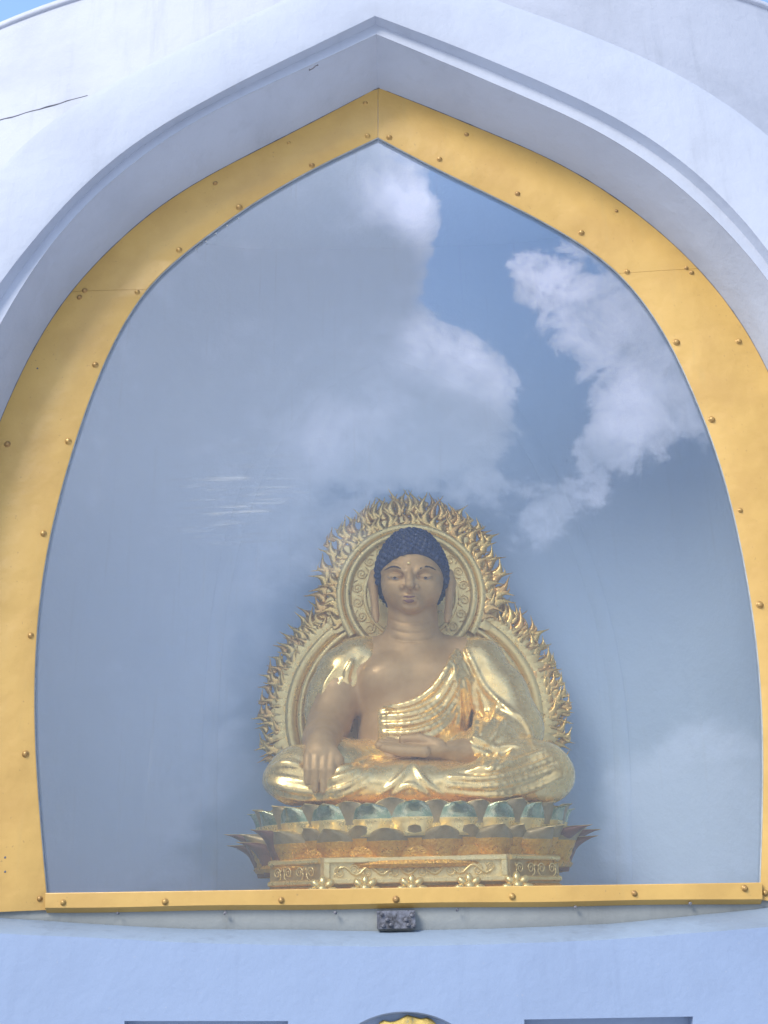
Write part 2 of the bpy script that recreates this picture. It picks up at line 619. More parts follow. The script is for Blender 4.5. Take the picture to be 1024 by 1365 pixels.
def drum_hole(c, z_lo, a_max, steps):
    """the wall from an arch-shaped opening out to a rectangle, laid out in (angle, height) round the drum"""
    ang = lambda x: math.asin((x - X_DRUM) / R_DRUM)
    a0, z0 = ang(.1), 3.2
    rings = [[] for _ in range(steps + 1)]
    for p in c:
        da, dz = ang(p[0]) - a0, p[2] - z0
        ts = []
        if da > 1e-6: ts.append((a_max - a0) / da)
        if da < -1e-6: ts.append((-a_max - a0) / da)
        if dz > 1e-6: ts.append((Z_RIM - z0) / dz)
        if dz < -1e-6: ts.append((z_lo - z0) / dz)
        t = min(ts)
        for k in range(steps + 1):
            s_ = .97 + (t - .97) * (k / steps) ** 1.2
            a, z = a0 + da * s_, z0 + dz * s_
            rings[k].append((X_DRUM + R_DRUM * math.sin(a), Y_WALL + R_DRUM - R_DRUM * math.cos(a), z))
    return strip([np.array(r) for r in rings])


A_dense = curve3(ARC_L, ARC_R, Y_OUT, 200)
vs, fs = drum_hole(A_dense, 1.40, 1.5, 24)
mesh_from('drum_wall', vs, fs, M['wall'], pag)
# coping and flat roof behind the rim
bm = bmesh.new()
ring = []
for k in range(97):
    a = -1.5 + 3.0 * k / 96
    x, y = X_DRUM + R_DRUM * math.sin(a), Y_WALL + R_DRUM - R_DRUM * math.cos(a)
    nx, ny = math.sin(a), -math.cos(a)
    ring.append([bm.verts.new((x + nx * o, y + ny * o, z)) for o, z in ((0, Z_RIM - .001), (.012, Z_RIM), (.012, Z_RIM + .05), (-2.5, Z_RIM + .12))])
for A, B in zip(ring[:-1], ring[1:]):
    for k in range(3):
        bm.faces.new((A[k], B[k], B[k + 1], A[k + 1]))
bm_obj('roof_edge', bm, M['wall'], pag, True)

# the long crack that runs to the arch, and smaller ones
rng = random.Random(5)


def crack(p0, p1, r, n=14, jag=1.2, fn=on_drum):
    bm = bmesh.new()
    pts, rr = [], []
    for i in range(n):
        u = i / (n - 1)
        pts.append(fn(p0[0] + (p1[0] - p0[0]) * u + rng.uniform(-jag, jag) * .3, p0[1] + (p1[1] - p0[1]) * u + rng.uniform(-jag, jag)))
        rr.append(r * (.55 + .6 * rng.random()) * (1 if i < n - 3 else .6))
    tube(bm, pts, rr, 6)
    bm_obj('crack', bm, M['crack'], pag)


crack((-40, 172), (117, 127), .0055, 18, .5)
crack((412, 93), (424, 87), .008, 6, .8, lambda a, b: U(a, b, Y_OUT - .006))

# -------- below the window: recessed upstand, weathered sloping sill, lower wall
LINE_F = [(-140, 1216), (0, 1217), (200, 1218), (450, 1218), (700, 1214), (1024, 1202), (1160, 1197)]
LINE_A = [(-140, 1212), (0, 1223), (100, 1229), (200, 1234), (300, 1237), (400, 1239), (520, 1240), (620, 1238), (720, 1235), (820, 1229), (920, 1220), (1024, 1209), (1160, 1192)]
LINE_B = [(-140, 1232), (0, 1243), (100, 1248), (200, 1253), (300, 1257), (400, 1259), (520, 1260), (620, 1258), (720, 1255), (820, 1250), (920, 1243), (1024, 1234), (1160, 1220)]
Y_UP, Y_LOW = 4.99, 4.74


def line3(P, y, n=60):
    return np.array([U(q[0], q[1], y) for q in catmull(P, n)])


lF, lA, lB = line3(LINE_F, Y_UP), wobble(line3(LINE_A, Y_UP), .004, 21), wobble(line3(LINE_B, Y_LOW), .0025, 22)
top = lF.copy()
top[:, 2] += .06
me_v, me_f = strip([lA + [0, .012, -.02], lA, lF, top])
o = mesh_from('window_upstand', me_v, me_f, M['upstand'], pag)
v, f = strip([lA + [0, .0, -.003], lA * .5 + lB * .5 + [0, 0, .004], lB + [0, .012, .003], lB + [0, 0, -.004]])
mesh_from('sill', v, f, M['sill'], pag)
# lower wall: solid with an oval niche and two long sunk panels cut in
low = [tuple(p) for p in lB + [0, 0, -.004]]
bm = bmesh.new()
a = [bm.verts.new(p) for p in low]
xe = 6.0
ext = [(xe, low[-1][2]), (xe, 0.0), (-xe, 0.0), (-xe, low[0][2])]
a += [bm.verts.new((x, Y_LOW, z)) for x, z in ext]
b = [bm.verts.new((q.co.x, Y_LOW + .5, q.co.z)) for q in a]
bm.faces.new(a)
bm.faces.new(b[::-1])
for i in range(len(a)):
    j = (i + 1) % len(a)
    bm.faces.new((a[j], a[i], b[i], b[j]))
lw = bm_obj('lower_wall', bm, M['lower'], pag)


def px_oval(cx, cy, rx, ry, y, n=72):
    return [U(cx + rx * math.cos(2 * math.pi * k / n), cy + ry * math.sin(2 * math.pi * k / n), y) for k in range(n)]


def cutter(front, back):
    bm = bmesh.new()
    A = [bm.verts.new(p) for p in front]
    B = [bm.verts.new(p) for p in back]
    bm.faces.new(A)
    bm.faces.new(B[::-1])
    for i in range(len(A)):
        j = (i + 1) % len(A)
        bm.faces.new((A[j], A[i], B[i], B[j]))
    bmesh.ops.recalc_face_normals(bm, faces=bm.faces)
    me = bpy.data.meshes.new('cut')
    bm.to_mesh(me)
    bm.free()
    o = bpy.data.objects.new('cut', me)
    COL.objects.link(o)
    return o


def shift(pts, dy):
    return [np.array(p) + [0, dy, 0] for p in pts]


oval = px_oval(540, 1418, 106, 79, Y_LOW)
oval_in = px_oval(540, 1420, 92, 67, Y_LOW)
r1 = [U(*q, Y_LOW) for q in ((166, 1361), (384, 1361), (384, 1480), (166, 1480))]
r2 = [U(*q, Y_LOW) for q in ((699, 1359), (924, 1355), (924, 1480), (699, 1480))]
cuts = [cutter(shift(oval, -.1), shift(oval_in, .05)), cutter(shift(r1, -.1), shift(r1, .06)), cutter(shift(r2, -.1), shift(r2, .06))]
for c in cuts:
    md = lw.modifiers.new('cut', 'BOOLEAN')
    md.object = c
    md.solver = 'EXACT'
dg = bpy.context.evaluated_depsgraph_get()
me = bpy.data.meshes.new_from_object(lw.evaluated_get(dg))
lw.modifiers.clear()
lw.data = me
for c in cuts:
    bpy.data.objects.remove(c)
# flaking gold relief inside the oval
bm = bmesh.new()
n = 60
vr = []
for k in range(n):
    q = 2 * math.pi * k / n
    rr = 1 + .05 * math.sin(5 * q + 1) + .04 * math.sin(11 * q) + rng.uniform(-.02, .02)
    vr.append((math.cos(q) * 60 * rr, math.sin(q) * 62 * rr))
ringsv = []
for s, d in ((1, .048), (.96, .022), (.7, .012), (.35, .008)):
    ringsv.append([bm.verts.new(U(543 + x * s, 1416 + y * s, Y_LOW + d)) for x, y in vr])
for A, B in zip(ringsv[:-1], ringsv[1:]):
    for k in range(n):
        bm.faces.new((A[k], A[(k + 1) % n], B[(k + 1) % n], B[k]))
bm.faces.new(ringsv[-1])
bm_obj('gold_relief', bm, M['leaf'], pag, True)

# rusty bracket under the bar
br_p = [U(*q, Y_UP) for q in ((506, 1214), (553, 1214), (555, 1238), (503, 1238))]
br = bm_obj('bracket', (lambda bm: (box(bm, (br_p[3][0], Y_UP - .05, br_p[3][2]), (br_p[1][0], Y_UP + .03, br_p[0][2])), bm)[1])(bmesh.new()), M['bracket'], pag)
for q in ((509, 1219), (516, 1226), (511, 1234), (521, 1233), (549, 1220), (541, 1226), (552, 1234), (544, 1233)):
    bm = bmesh.new()
    c = U(q[0], q[1], Y_UP - .055)
    bmesh.ops.create_icosphere(bm, subdivisions=1, radius=.011, matrix=Matrix.Translation(c) @ Matrix.Diagonal((1, .8, .8, 1)))
    bm_obj('bolt', bm, M['crack'], br)

# ------------------------------------------------------------------ yellow frame panels with their rivets
SIDE_G_L, SIDE_G_R = curve3(GLASS_L, GLASS_R, Y_FRAME, 160)[:160][::-1], curve3(GLASS_L, GLASS_R, Y_FRAME, 160)[159:]
SIDE_F_L, SIDE_F_R = curve3(FRM_L, FRM_R, Y_FRAME, 160)[:160][::-1], curve3(FRM_L, FRM_R, Y_FRAME, 160)[159:]


def part_of(c, z_hi, z_lo, n=40):
    s = c[:, 2]
    m = (s <= z_hi + 1e-9) & (s >= z_lo - 1e-9)
    return catmull(c[m], n)


def nearest(c, p):
    return int(np.argmin(np.linalg.norm(c - p, axis=1)))


def sub(c, i, j, n=40):
    return catmull(c[i:j + 1], n)


def panel(cg, cf, name='frame_panel', th=.011):
    cf = cf.copy()
    d = cf - cg
    cf = cf + d / np.linalg.norm(d, axis=1)[:, None] * .006
    k = .012 / np.linalg.norm(d, axis=1)[:, None]
    loop = [cg + [0, th, 0], cg + [0, .003, 0], cg + d * k * .4, cg + d * .5 + [0, -.004, 0], cf, cf + [0, th, 0], cg + [0, th, 0]]
    vs, fs = strip(loop)
    n = len(cg)
    fs += [tuple(kk * n for kk in range(6)), tuple(kk * n + n - 1 for kk in range(5, -1, -1))]
    o = mesh_from(name, vs, fs, M['yellow'], pag)
    sharpen(o.data, 35)
    return o


seamL = (nearest(SIDE_G_L, U(189.5, 386, Y_FRAME)), nearest(SIDE_F_L, U(93, 388, Y_FRAME)))
seamR = (nearest(SIDE_G_R, U(829, 360, Y_FRAME)), nearest(SIDE_F_R, U(934, 359, Y_FRAME)))
GAP = np.array([.001, 0, 0])
p_tl = panel(sub(SIDE_G_L, 0, seamL[0]) - GAP, sub(SIDE_F_L, 0, seamL[1]) - GAP)
p_tr = panel(sub(SIDE_G_R, 0, seamR[0]) + GAP, sub(SIDE_F_R, 0, seamR[1]) + GAP)


def jamb(G, Fc, s, foot):
    g = sub(G, s[0], len(G) - 1, 50)
    f = sub(Fc, s[1], len(Fc) - 1, 50)
    g = g + [0, 0, -.002]
    f = f + [0, 0, -.002]
    g = np.vstack([g, foot])
    f = np.vstack([f, f[-1] + [0, 0, -.006]])
    return panel(g, f)


p_jl = jamb(SIDE_G_L, SIDE_F_L, seamL, U(62, 1213, Y_FRAME))
p_jr = jamb(SIDE_G_R, SIDE_F_R, seamR, U(1014, 1200, Y_FRAME))
# bottom bar: folded sheet standing proud of the glass
nb = 30
topc = np.array([U(60.5 + (1016 - 60.5) * i / (nb - 1), 1191.5 + (1177.5 - 1191.5) * i / (nb - 1), 4.955) for i in range(nb)])
botc = np.array([U(60.5 + (1016 - 60.5) * i / (nb - 1), 1210 + (1198 - 1210) * i / (nb - 1) + .6 * math.sin(i * .7), 4.955) for i in range(nb)])
loop = [topc + [0, .03, .004], topc + [0, .002, .004], topc + [0, 0, 0], botc + [0, -.004, 0], botc + [0, .03, -.022], botc + [0, .04, .0], topc + [0, .03, .004]]
vs, fs = strip(loop)
fs += [tuple(k * nb for k in range(6)), tuple(k * nb + nb - 1 for k in range(5, -1, -1))]
p_bar = mesh_from('frame_panel', vs, fs, M['yellow'], pag)
sharpen(p_bar.data, 20)

bm = bmesh.new()
prof_r = [(0.0, .0115), (.006, .011), (.0105, .0085), (.0135, .004), (.0145, .0), (.0185, -.0005), (.019, -.004)]
rv = []
for r_, d_ in prof_r[1:]:
    rv.append([bm.verts.new((r_ * math.cos(2 * math.pi * k / 12), -d_, r_ * math.sin(2 * math.pi * k / 12))) for k in range(12)])
c0 = bm.verts.new((0, -prof_r[0][1], 0))
for k in range(12):
    bm.faces.new((c0, rv[0][k], rv[0][(k + 1) % 12]))
for A, B in zip(rv[:-1], rv[1:]):
    for k in range(12):
        bm.faces.new((A[k], B[k], B[(k + 1) % 12], A[(k + 1) % 12]))
bmesh.ops.recalc_face_normals(bm, faces=bm.faces)
RIV = bpy.data.meshes.new('rivet')
bm.to_mesh(RIV)
bm.free()
RIV.polygons.foreach_set('use_smooth', [True] * len(RIV.polygons))
RIV.materials.append(M['rivet'])


def rivets(parent, pts, y, s=1.0, tilt=0, me=None):
    for q in pts:
        o = bpy.data.objects.new('rivet', me or RIV)
        COL.objects.link(o)
        o.parent = parent
        o.location = U(q[0], q[1], y - .004)
        k = s * (q[2] if len(q) > 2 else 1) * rng.uniform(.84, 1.14)
        o.scale = (k, k, k)
        o.rotation_euler = (tilt, rng.uniform(0, 6), 0)


rivets(p_tl, [(490, 181), (416, 220), (319, 276), (239, 333), (183, 389), (487, 137, .8), (385, 190, .7), (287, 244, .8)], Y_FRAME)
rivets(p_tr, [(519, 183), (586, 212), (690, 258), (775, 310), (836, 362), (622, 179, .8), (822, 281, .7), (915, 357, .8)], Y_FRAME)
rivets(p_jl, [(127, 486), (91, 588), (58, 711), (41, 847, .8), (34, 1005), (106, 396, .8), (113, 387, .8), (10, 592), (53, 1198, .8)], Y_FRAME)
rivets(p_jr, [(902, 456), (949, 559), (987, 680, .7), (1013, 806), (922, 363, .8), (985, 455), (1020, 1190, .8)], Y_FRAME)
rivets(p_bar, [(84, 1203), (220, 1202), (375, 1200), (528, 1199), (683, 1195), (846, 1191), (993, 1184)], 4.952, .85)
RIV2 = RIV.copy()
RIV2.materials.clear()
RIV2.materials.append(M['crack'])  # underside rivets coloured dark to stand in for their shadow
rivets(p_bar, [(157, 1217.5), (300, 1217), (447, 1216.5), (610, 1213), (767, 1209), (920, 1204)], 4.964, .5, rad(50), RIV2)
for q in ((7, 1143), (7, 1162), (50, 491)):
    bm = bmesh.new()
    bmesh.ops.create_icosphere(bm, subdivisions=1, radius=.006, matrix=Matrix.Translation(U(q[0], q[1], Y_FRAME - .003)) @ Matrix.Diagonal((1, .5, 1, 1)))
    bm_obj('screw_hole', bm, M['crack'], p_jl)

# dark open joint where the frame meets the plaster
jo = catmull(cF, 160)
jo = jo[8:-8]
for k in range(2):
    seg_ = jo[:len(jo) // 2 + 1] if k == 0 else jo[len(jo) // 2:]
    bm = bmesh.new()
    tube(bm, [p + np.array([0, -.001, 0]) for p in seg_], [.0022 + .0026 * abs(math.sin(i * .9 + k) * math.sin(i * .23)) for i in range(len(seg_))], 5)
    bm_obj('sealant_joint', bm, M['crack'], pag)

# gasket between frame and glass
cGs = curve3(GLASS_L, GLASS_R, Y_FRAME, 120)


def inward(c, dist):
    t = np.gradient(c, axis=0)
    nrm = np.stack([t[:, 2], 0 * t[:, 0], -t[:, 0]], 1)
    nrm /= np.linalg.norm(nrm, axis=1)[:, None]
    return c + nrm * dist


gi = inward(cGs, .0022)
gi[:, 2] = np.minimum(gi[:, 2], gi[:, 2])
v, f = strip([cGs + [0, .001, 0], gi + [0, .004, 0], gi + [0, .0125, 0]])
mesh_from('gasket', v, f, M['gasket'], pag)
# the pane: one slab
ow = inward(curve3(GLASS_L, GLASS_R, Y_GLASS, 90), -.012)
bm = bmesh.new()
ff = [bm.verts.new((p[0], Y_GLASS, p[2])) for p in ow]
fb = [bm.verts.new((p[0], Y_GLASS + .012, p[2])) for p in ow]
bm.faces.new(ff)
bm.faces.new(fb[::-1])
for i in range(len(ff)):
    j = (i + 1) % len(ff)
    bm.faces.new((ff[j], ff[i], fb[i], fb[j]))
pane = bm_obj('glass_pane', bm, M['glass'], pag)
for q in ((262, 332), (275, 322), (288, 311), (303, 301), (318, 291), (686, 272), (700, 281), (718, 291), (733, 300), (753, 312)):
    bm = bmesh.new()
    bmesh.ops.create_icosphere(bm, subdivisions=1, radius=.006, matrix=Matrix.Translation(U(q[0], q[1], Y_GLASS - .001)) @ Matrix.Diagonal((1, .4, 1, 1)))
    bm_obj('pane_dot', bm, M['gasket'], pane)  # small grey dots on the face of the pane

# ------------------------------------------------------------------ the room behind the glass
Z_FLOOR = 1.35
NW_L = [(520, 470), (440, 505), (372, 580), (325, 690), (300, 800), (290, 900), (286, 1000), (285, 1250)]
NW_R = [(520, 470), (600, 500), (680, 560), (745, 680), (785, 780), (810, 880), (823, 1000), (827, 1250)]
Y_NICHE = 7.05
RX0, RX1, RZ1 = -2.15, 2.22, 6.75
plan = catmull([(RX0, 5.24), (RX0, 5.7), (RX0 + .03, 6.1), (RX0 + .22, 6.55), (RX0 + .62, 6.9), (RX0 + 1.2, 7.03), (.03, Y_NICHE), (RX1 - 1.2, 7.03), (RX1 - .62, 6.9),
                (RX1 - .22, 6.55), (RX1 - .03, 6.1), (RX1, 5.7), (RX1, 5.24)], 80)
v, f = strip([np.array([(x, y, .9) for x, y in plan]), np.array([(x, y, RZ1) for x, y in plan])])
tag(mesh_from('niche_wall', v, f, M['room']), kind='structure')


def on_niche(px, py, off):
    """where a pixel's line of sight meets the curved wall"""
    r = ray(px, py)
    y = 7.0
    for _ in range(40):
        x = CAM[0] + r[0] * y / r[1]
        y = .5 * y + .5 * (float(np.interp(x, plan[12:-12, 0], plan[12:-12, 1])) - off)
    return CAM + r * (y / r[1])


na = arch(NW_L, NW_R, 50)
nc = np.array([548, 950])
v, f = strip([np.array([on_niche(*(nc + (q - nc) * k), o_) for q in na]) for k, o_ in ((1.06, .004), (1.04, .009), (1.02, .011), (1.0, .008), (.985, .003))])
tag(mesh_from('niche_arch', v, f, M['room']), kind='structure')
for nm, lo, hi in (('niche_ceiling', (RX0, 5.24, RZ1), (RX1, 7.3, RZ1 + .1)), ('niche_floor', (RX0, 5.06, Z_FLOOR - .1), (RX1, 7.3, Z_FLOOR))):
    bm = bmesh.new()
    box(bm, lo, hi)
    tag(bm_obj(nm, bm, M['room']), kind='structure')
# wall that closes the room round the window
fr_o = curve3(FRM_L, FRM_R, 5.05, 80)
outer = []
cc = np.array([.1, 5.05, 3.0])
for p in fr_o:
    dx, dz = p[0] - cc[0], p[2] - cc[2]
    ts = [(RX1 + .1 - cc[0]) / dx if dx > 0 else 9, (RX0 - .1 - cc[0]) / dx if dx < 0 else 9, (RZ1 + .1 - cc[2]) / dz if dz > 0 else 9, (.9 - cc[2]) / dz if dz < 0 else 9]
    t_ = min(ts)
    outer.append((cc[0] + dx * t_, 5.25, cc[2] + dz * t_))
v, f = strip([np.array(outer), fr_o])
tag(mesh_from('niche_front_wall', v, f, M['room'], None, False), kind='structure')
bm = bmesh.new()
box(bm, (RX0, 5.045, .9), (RX1, 5.055, U(512, 1205, 5.05)[2]))
tag(bm_obj('niche_front_wall', bm, M['room']), kind='structure')

# ------------------------------------------------------------------ smooth bodies: distance fields and surface nets
Y0 = 6.3


def P3(px, py, D):
    return U(px, py, Y0 - D)


def S(p):
    """metres per photograph pixel at a point"""
    return depth_of(p) / F


class Field:
    def __init__(self, lo, hi, h):
        self.lo, self.h = np.array(lo, float), h
        n = np.ceil((np.array(hi) - self.lo) / h).astype(int) + 1
        self.ax = [self.lo[k] + h * np.arange(n[k]) for k in range(3)]
        self.f = np.full(n, .5, np.float32)

    def apply(self, fn, lo, hi, k=.0, op='u'):
        sl = []
        for a in range(3):
            i = max(int((lo[a] - self.lo[a]) / self.h) - 1, 0)
            j = min(int((hi[a] - self.lo[a]) / self.h) + 3, len(self.ax[a]))
            if i >= j:
                return
            sl.append(slice(i, j))
        X, Y, Z = np.ix_(*[self.ax[a][sl[a]] for a in range(3)])
        d = fn(X, Y, Z).astype(np.float32)
        c = self.f[tuple(sl)]
        if op == 'u':
            r = np.minimum(c, d)
            if k > 0:
                hh = np.maximum(k - np.abs(c - d), 0) / k
                r = r - hh * hh * k * .25
        elif op == 's':
            d = -d
            r = np.maximum(c, d)
            if k > 0:
                hh = np.maximum(k - np.abs(c - d), 0) / k
                r = r + hh * hh * k * .25
        elif op == 'i':
            r = np.maximum(c, d)
        self.f[tuple(sl)] = r

    def ell(self, c, r, k=.03, op='u', rot=None):
        c, r = np.asarray(c, float), np.asarray(r, float)
        m = max(r) if rot is not None else r
        pad = k + 2 * self.h

        def fn(X, Y, Z):
            x, y, z = X - c[0], Y - c[1], Z - c[2]
            if rot is not None:
                R = rot
                x, y, z = (R[0][0] * x + R[1][0] * y + R[2][0] * z, R[0][1] * x + R[1][1] * y + R[2][1] * z, R[0][2] * x + R[1][2] * y + R[2][2] * z)
            k0 = np.sqrt((x / r[0]) ** 2 + (y / r[1]) ** 2 + (z / r[2]) ** 2)
            k1 = np.sqrt((x / r[0] ** 2) ** 2 + (y / r[1] ** 2) ** 2 + (z / r[2] ** 2) ** 2) + 1e-9
            return k0 * (k0 - 1) / k1
        self.apply(fn, c - m - pad, c + m + pad, k, op)

    def cap(self, a, b, ra, rb, k=.03, op='u'):
        a, b = np.asarray(a, float), np.asarray(b, float)
        ab = b - a
        L = float(ab @ ab) + 1e-12
        R = max(ra, rb) + k + 2 * self.h

        def fn(X, Y, Z):
            t = np.clip(((X - a[0]) * ab[0] + (Y - a[1]) * ab[1] + (Z - a[2]) * ab[2]) / L, 0, 1)
            return np.sqrt((X - a[0] - t * ab[0]) ** 2 + (Y - a[1] - t * ab[1]) ** 2 + (Z - a[2] - t * ab[2]) ** 2) - (ra + (rb - ra) * t)
        self.apply(fn, np.minimum(a, b) - R, np.maximum(a, b) + R, k, op)

    def chain(self, pts, radii, k=.01, op='u'):
        for i in range(len(pts) - 1):
            self.cap(pts[i], pts[i + 1], radii[i], radii[i + 1], k, op)

    def sample(self, P):
        q = (P - self.lo) / self.h
        n = np.array(self.f.shape)
        i = np.clip(np.floor(q).astype(int), 0, n - 2)
        u = np.clip(q - i, 0, 1)
        r = 0
        for dx in (0, 1):
            for dy in (0, 1):
                for dz in (0, 1):
                    wgt = (u[:, 0] if dx else 1 - u[:, 0]) * (u[:, 1] if dy else 1 - u[:, 1]) * (u[:, 2] if dz else 1 - u[:, 2])
                    r = r + wgt * self.f[i[:, 0] + dx, i[:, 1] + dy, i[:, 2] + dz]
        return r

    def hit(self, px, py, default=.3):
        y = np.arange(self.ax[1][0], self.ax[1][-1], .003)
        r = ray(px, py)
        P = CAM + r * (y / r[1])[:, None]
        v = self.sample(P)
        ok = (P[:, 0] > self.ax[0][0]) & (P[:, 0] < self.ax[0][-1]) & (P[:, 2] > self.ax[2][0]) & (P[:, 2] < self.ax[2][-1])
        k = np.nonzero((v < 0) & ok)[0]
        return P[k[0]] if len(k) else P3(px, py, default)

    def ridge(self, pts, r, k=.012, n=14, lift=0.0, op='u'):
        """a fold or crease that follows the surface under a traced line; r in pixels, thinning to both ends"""
        q = catmull(pts, n)
        P = [self.hit(a, b) for a, b in q]
        P = np.array(P)
        P[1:-1] = (P[:-2] + P[1:-1] * 2 + P[2:]) / 4
        P[:, 1] -= lift
        rr = [r * S(p) * (.35 + .65 * math.sin(math.pi * (i + .6) / (n + .2)) ** .6) for i, p in enumerate(P)]
        self.chain(P, rr, k, op)

    def blur(self, n=1):
        for _ in range(n):
            for a in range(3):
                f = self.f
                g = f.copy()
                s0, s1, s2 = [slice(None)] * 3, [slice(None)] * 3, [slice(None)] * 3
                s0[a], s1[a], s2[a] = slice(0, -2), slice(1, -1), slice(2, None)
                g[tuple(s1)] = .25 * f[tuple(s0)] + .5 * f[tuple(s1)] + .25 * f[tuple(s2)]
                self.f = g

    def mesh(self):
        f = self.f
        f[0], f[-1] = .5, .5
        f[:, 0], f[:, -1] = .5, .5
        f[:, :, 0], f[:, :, -1] = .5, .5
        ins = f < 0
        n = np.array(f.shape)
        cs = tuple(n - 1)
        cnt = np.zeros(cs, np.uint8)
        off = [(a, b, c) for a in (0, 1) for b in (0, 1) for c in (0, 1)]
        for a, b, c in off:
            cnt += ins[a:cs[0] + a, b:cs[1] + b, c:cs[2] + c]
        act = np.argwhere((cnt > 0) & (cnt < 8))
        idx = np.full(cs, -1, np.int64)
        idx[act[:, 0], act[:, 1], act[:, 2]] = np.arange(len(act))
        acc = np.zeros((len(act), 3))
        num = np.zeros(len(act))
        for a in off:
            for ax in range(3):
                if a[ax]:
                    continue
                b = list(a)
                b[ax] = 1
                va = f[act[:, 0] + a[0], act[:, 1] + a[1], act[:, 2] + a[2]]
                vb = f[act[:, 0] + b[0], act[:, 1] + b[1], act[:, 2] + b[2]]
                m = (va < 0) != (vb < 0)
                t = np.where(m, va / np.where(m, va - vb, 1), 0)
                pt = np.array(a, float)[None, :].repeat(len(act), 0)
                pt[:, ax] += t
                acc[m] += pt[m]
                num[m] += 1
        V = self.lo + (act + acc / num[:, None]) * self.h
        faces = []
        for ax in range(3):
            o1, o2 = (ax + 1) % 3, (ax + 2) % 3
            s0, s1 = [slice(None)] * 3, [slice(None)] * 3
            s0[ax], s1[ax] = slice(0, -1), slice(1, None)
            e = np.argwhere(ins[tuple(s0)] != ins[tuple(s1)])
            e = e[(e[:, o1] > 0) & (e[:, o2] > 0) & (e[:, o1] < n[o1] - 1) & (e[:, o2] < n[o2] - 1)]
            fl = ins[e[:, 0], e[:, 1], e[:, 2]]
            q = []
            for d1, d2 in ((1, 1), (0, 1), (0, 0), (1, 0)):
                c = e.copy()
                c[:, o1] -= d1
                c[:, o2] -= d2
                q.append(idx[c[:, 0], c[:, 1], c[:, 2]])
            q = np.stack(q, 1)
            q[~fl] = q[~fl][:, ::-1]
            faces.append(q)
        return V, np.vstack(faces)

    def obj(self, name, material, parent, smooth_it=4):
        V, Q = self.mesh()
        # light Laplacian smoothing along the edges
        for _ in range(smooth_it):
            s = np.zeros_like(V)
            c = np.zeros(len(V))
            for k in range(4):
                a, b = Q[:, k], Q[:, (k + 1) % 4]
                for d in range(3):
                    s[:, d] += np.bincount(a, V[b, d], len(V))
                c += np.bincount(a, minlength=len(V))
            V = V + .5 * (s / np.maximum(c, 1)[:, None] - V)
        me = bpy.data.meshes.new(name)
        me.vertices.add(len(V))
        me.vertices.foreach_set('co', V.astype(np.float32).ravel())
        me.loops.add(len(Q) * 4)
        me.loops.foreach_set('vertex_index', Q.astype(np.int32).ravel())
        me.polygons.add(len(Q))
        me.polygons.foreach_set('loop_start', np.arange(0, len(Q) * 4, 4, dtype=np.int32))
        me.polygons.foreach_set('use_smooth', np.ones(len(Q), bool))
        me.update(calc_edges=True)
        me.validate()
        return link(name, me, material, parent)


buddha = thing('buddha_statue', 'seated gilded Buddha statue with dark blue hair, draped robe and one hand over its knee', 'statue')


def E(fl, px, py, D, rx, ry, rz, k=.03, op='u', rot=None):
    c = P3(px, py, D)
    s = S(c)
    fl.ell(c, (rx * s, rz, ry * s), k, op, rot)


def C(fl, a, b, ra, rb, k=.03, op='u'):
    A, B = P3(*a), P3(*b)
    fl.cap(A, B, ra * S(A), rb * S(B), k, op)


def CH(fl, pts, radii, k=.012, op='u'):
    P = [P3(*p) for p in pts]
    fl.chain(P, [r * S(p) for r, p in zip(radii, P)], k, op)


# -------- skin: head, neck, trunk, right arm and hand, hand in the lap
body = Field((-1.0, 5.55, 2.0), (1.15, 6.75, 4.05), .0072)
E(body, 549, 768, .08, 43, 50, .235, .02)
E(body, 549, 791, .13, 35, 27, .185, .05)
E(body, 548, 806, .23, 15, 11, .08, .05)
E(body, 525, 784, .20, 14, 14, .07, .06)
E(body, 572, 784, .20, 14, 14, .07, .06)
C(body, (550, 815, .02), (550, 868, .0), 33, 37, .03)
C(body, (535, 862, -.02), (472, 884, -.02), 20, 32, .06)
C(body, (565, 862, -.02), (636, 884, -.02), 20, 32, .06)
E(body, 550, 915, .0, 88, 60, .25, .06)
E(body, 516, 905, .14, 36, 28, .12, .05)
E(body, 584, 905, .14, 36, 28, .12, .05)
E(body, 550, 985, .02, 74, 66, .25, .08)
E(body, 550, 1025, .02, 100, 42, .30, .06)
# right arm, falling forward over the knee
CH(body, [(468, 896, .0), (450, 930, .04), (438, 966, .10)], [33, 31, 28], .04)
CH(body, [(438, 966, .10), (430, 985, .32), (428, 993, .52)], [28, 25, 20], .04)
E(body, 428, 1005, .575, 23, 19, .075, .04)
for i, (x0, x1, ln) in enumerate(((411, 410, 1043), (422, 420, 1053), (433, 431, 1055), (443, 440, 1049))):
    CH(body, [(x0, 1008, .62), (x0 * .5 + x1 * .5, 1026, .655), (x1, ln, .64)], [6.7, 6.1, 4.8], .004)
CH(body, [(443, 1002, .60), (452, 1013, .62), (448, 1032, .63)], [8.5, 6.8, 5.2], .012)
# left forearm and hand lying palm-up in the lap
CH(body, [(690, 992, .12), (640, 1003, .34), (604, 1004, .43)], [28, 22, 17], .04)
E(body, 578, 1002, .45, 33, 11, .10, .03)
for i, (dy, dd, ln) in enumerate(((0, .55, 511), (-3.5, .49, 505), (-7, .43, 508), (-10, .37, 516))):
    CH(body, [(566, 1002 + dy * .6, dd), (535, 1001 + dy * .8, dd), (ln, 997 + dy, dd)], [8, 7.2, 5.4], .008)
CH(body, [(585, 993, .50), (560, 985, .48), (537, 985, .47)], [9, 7.2, 5.6], .012)
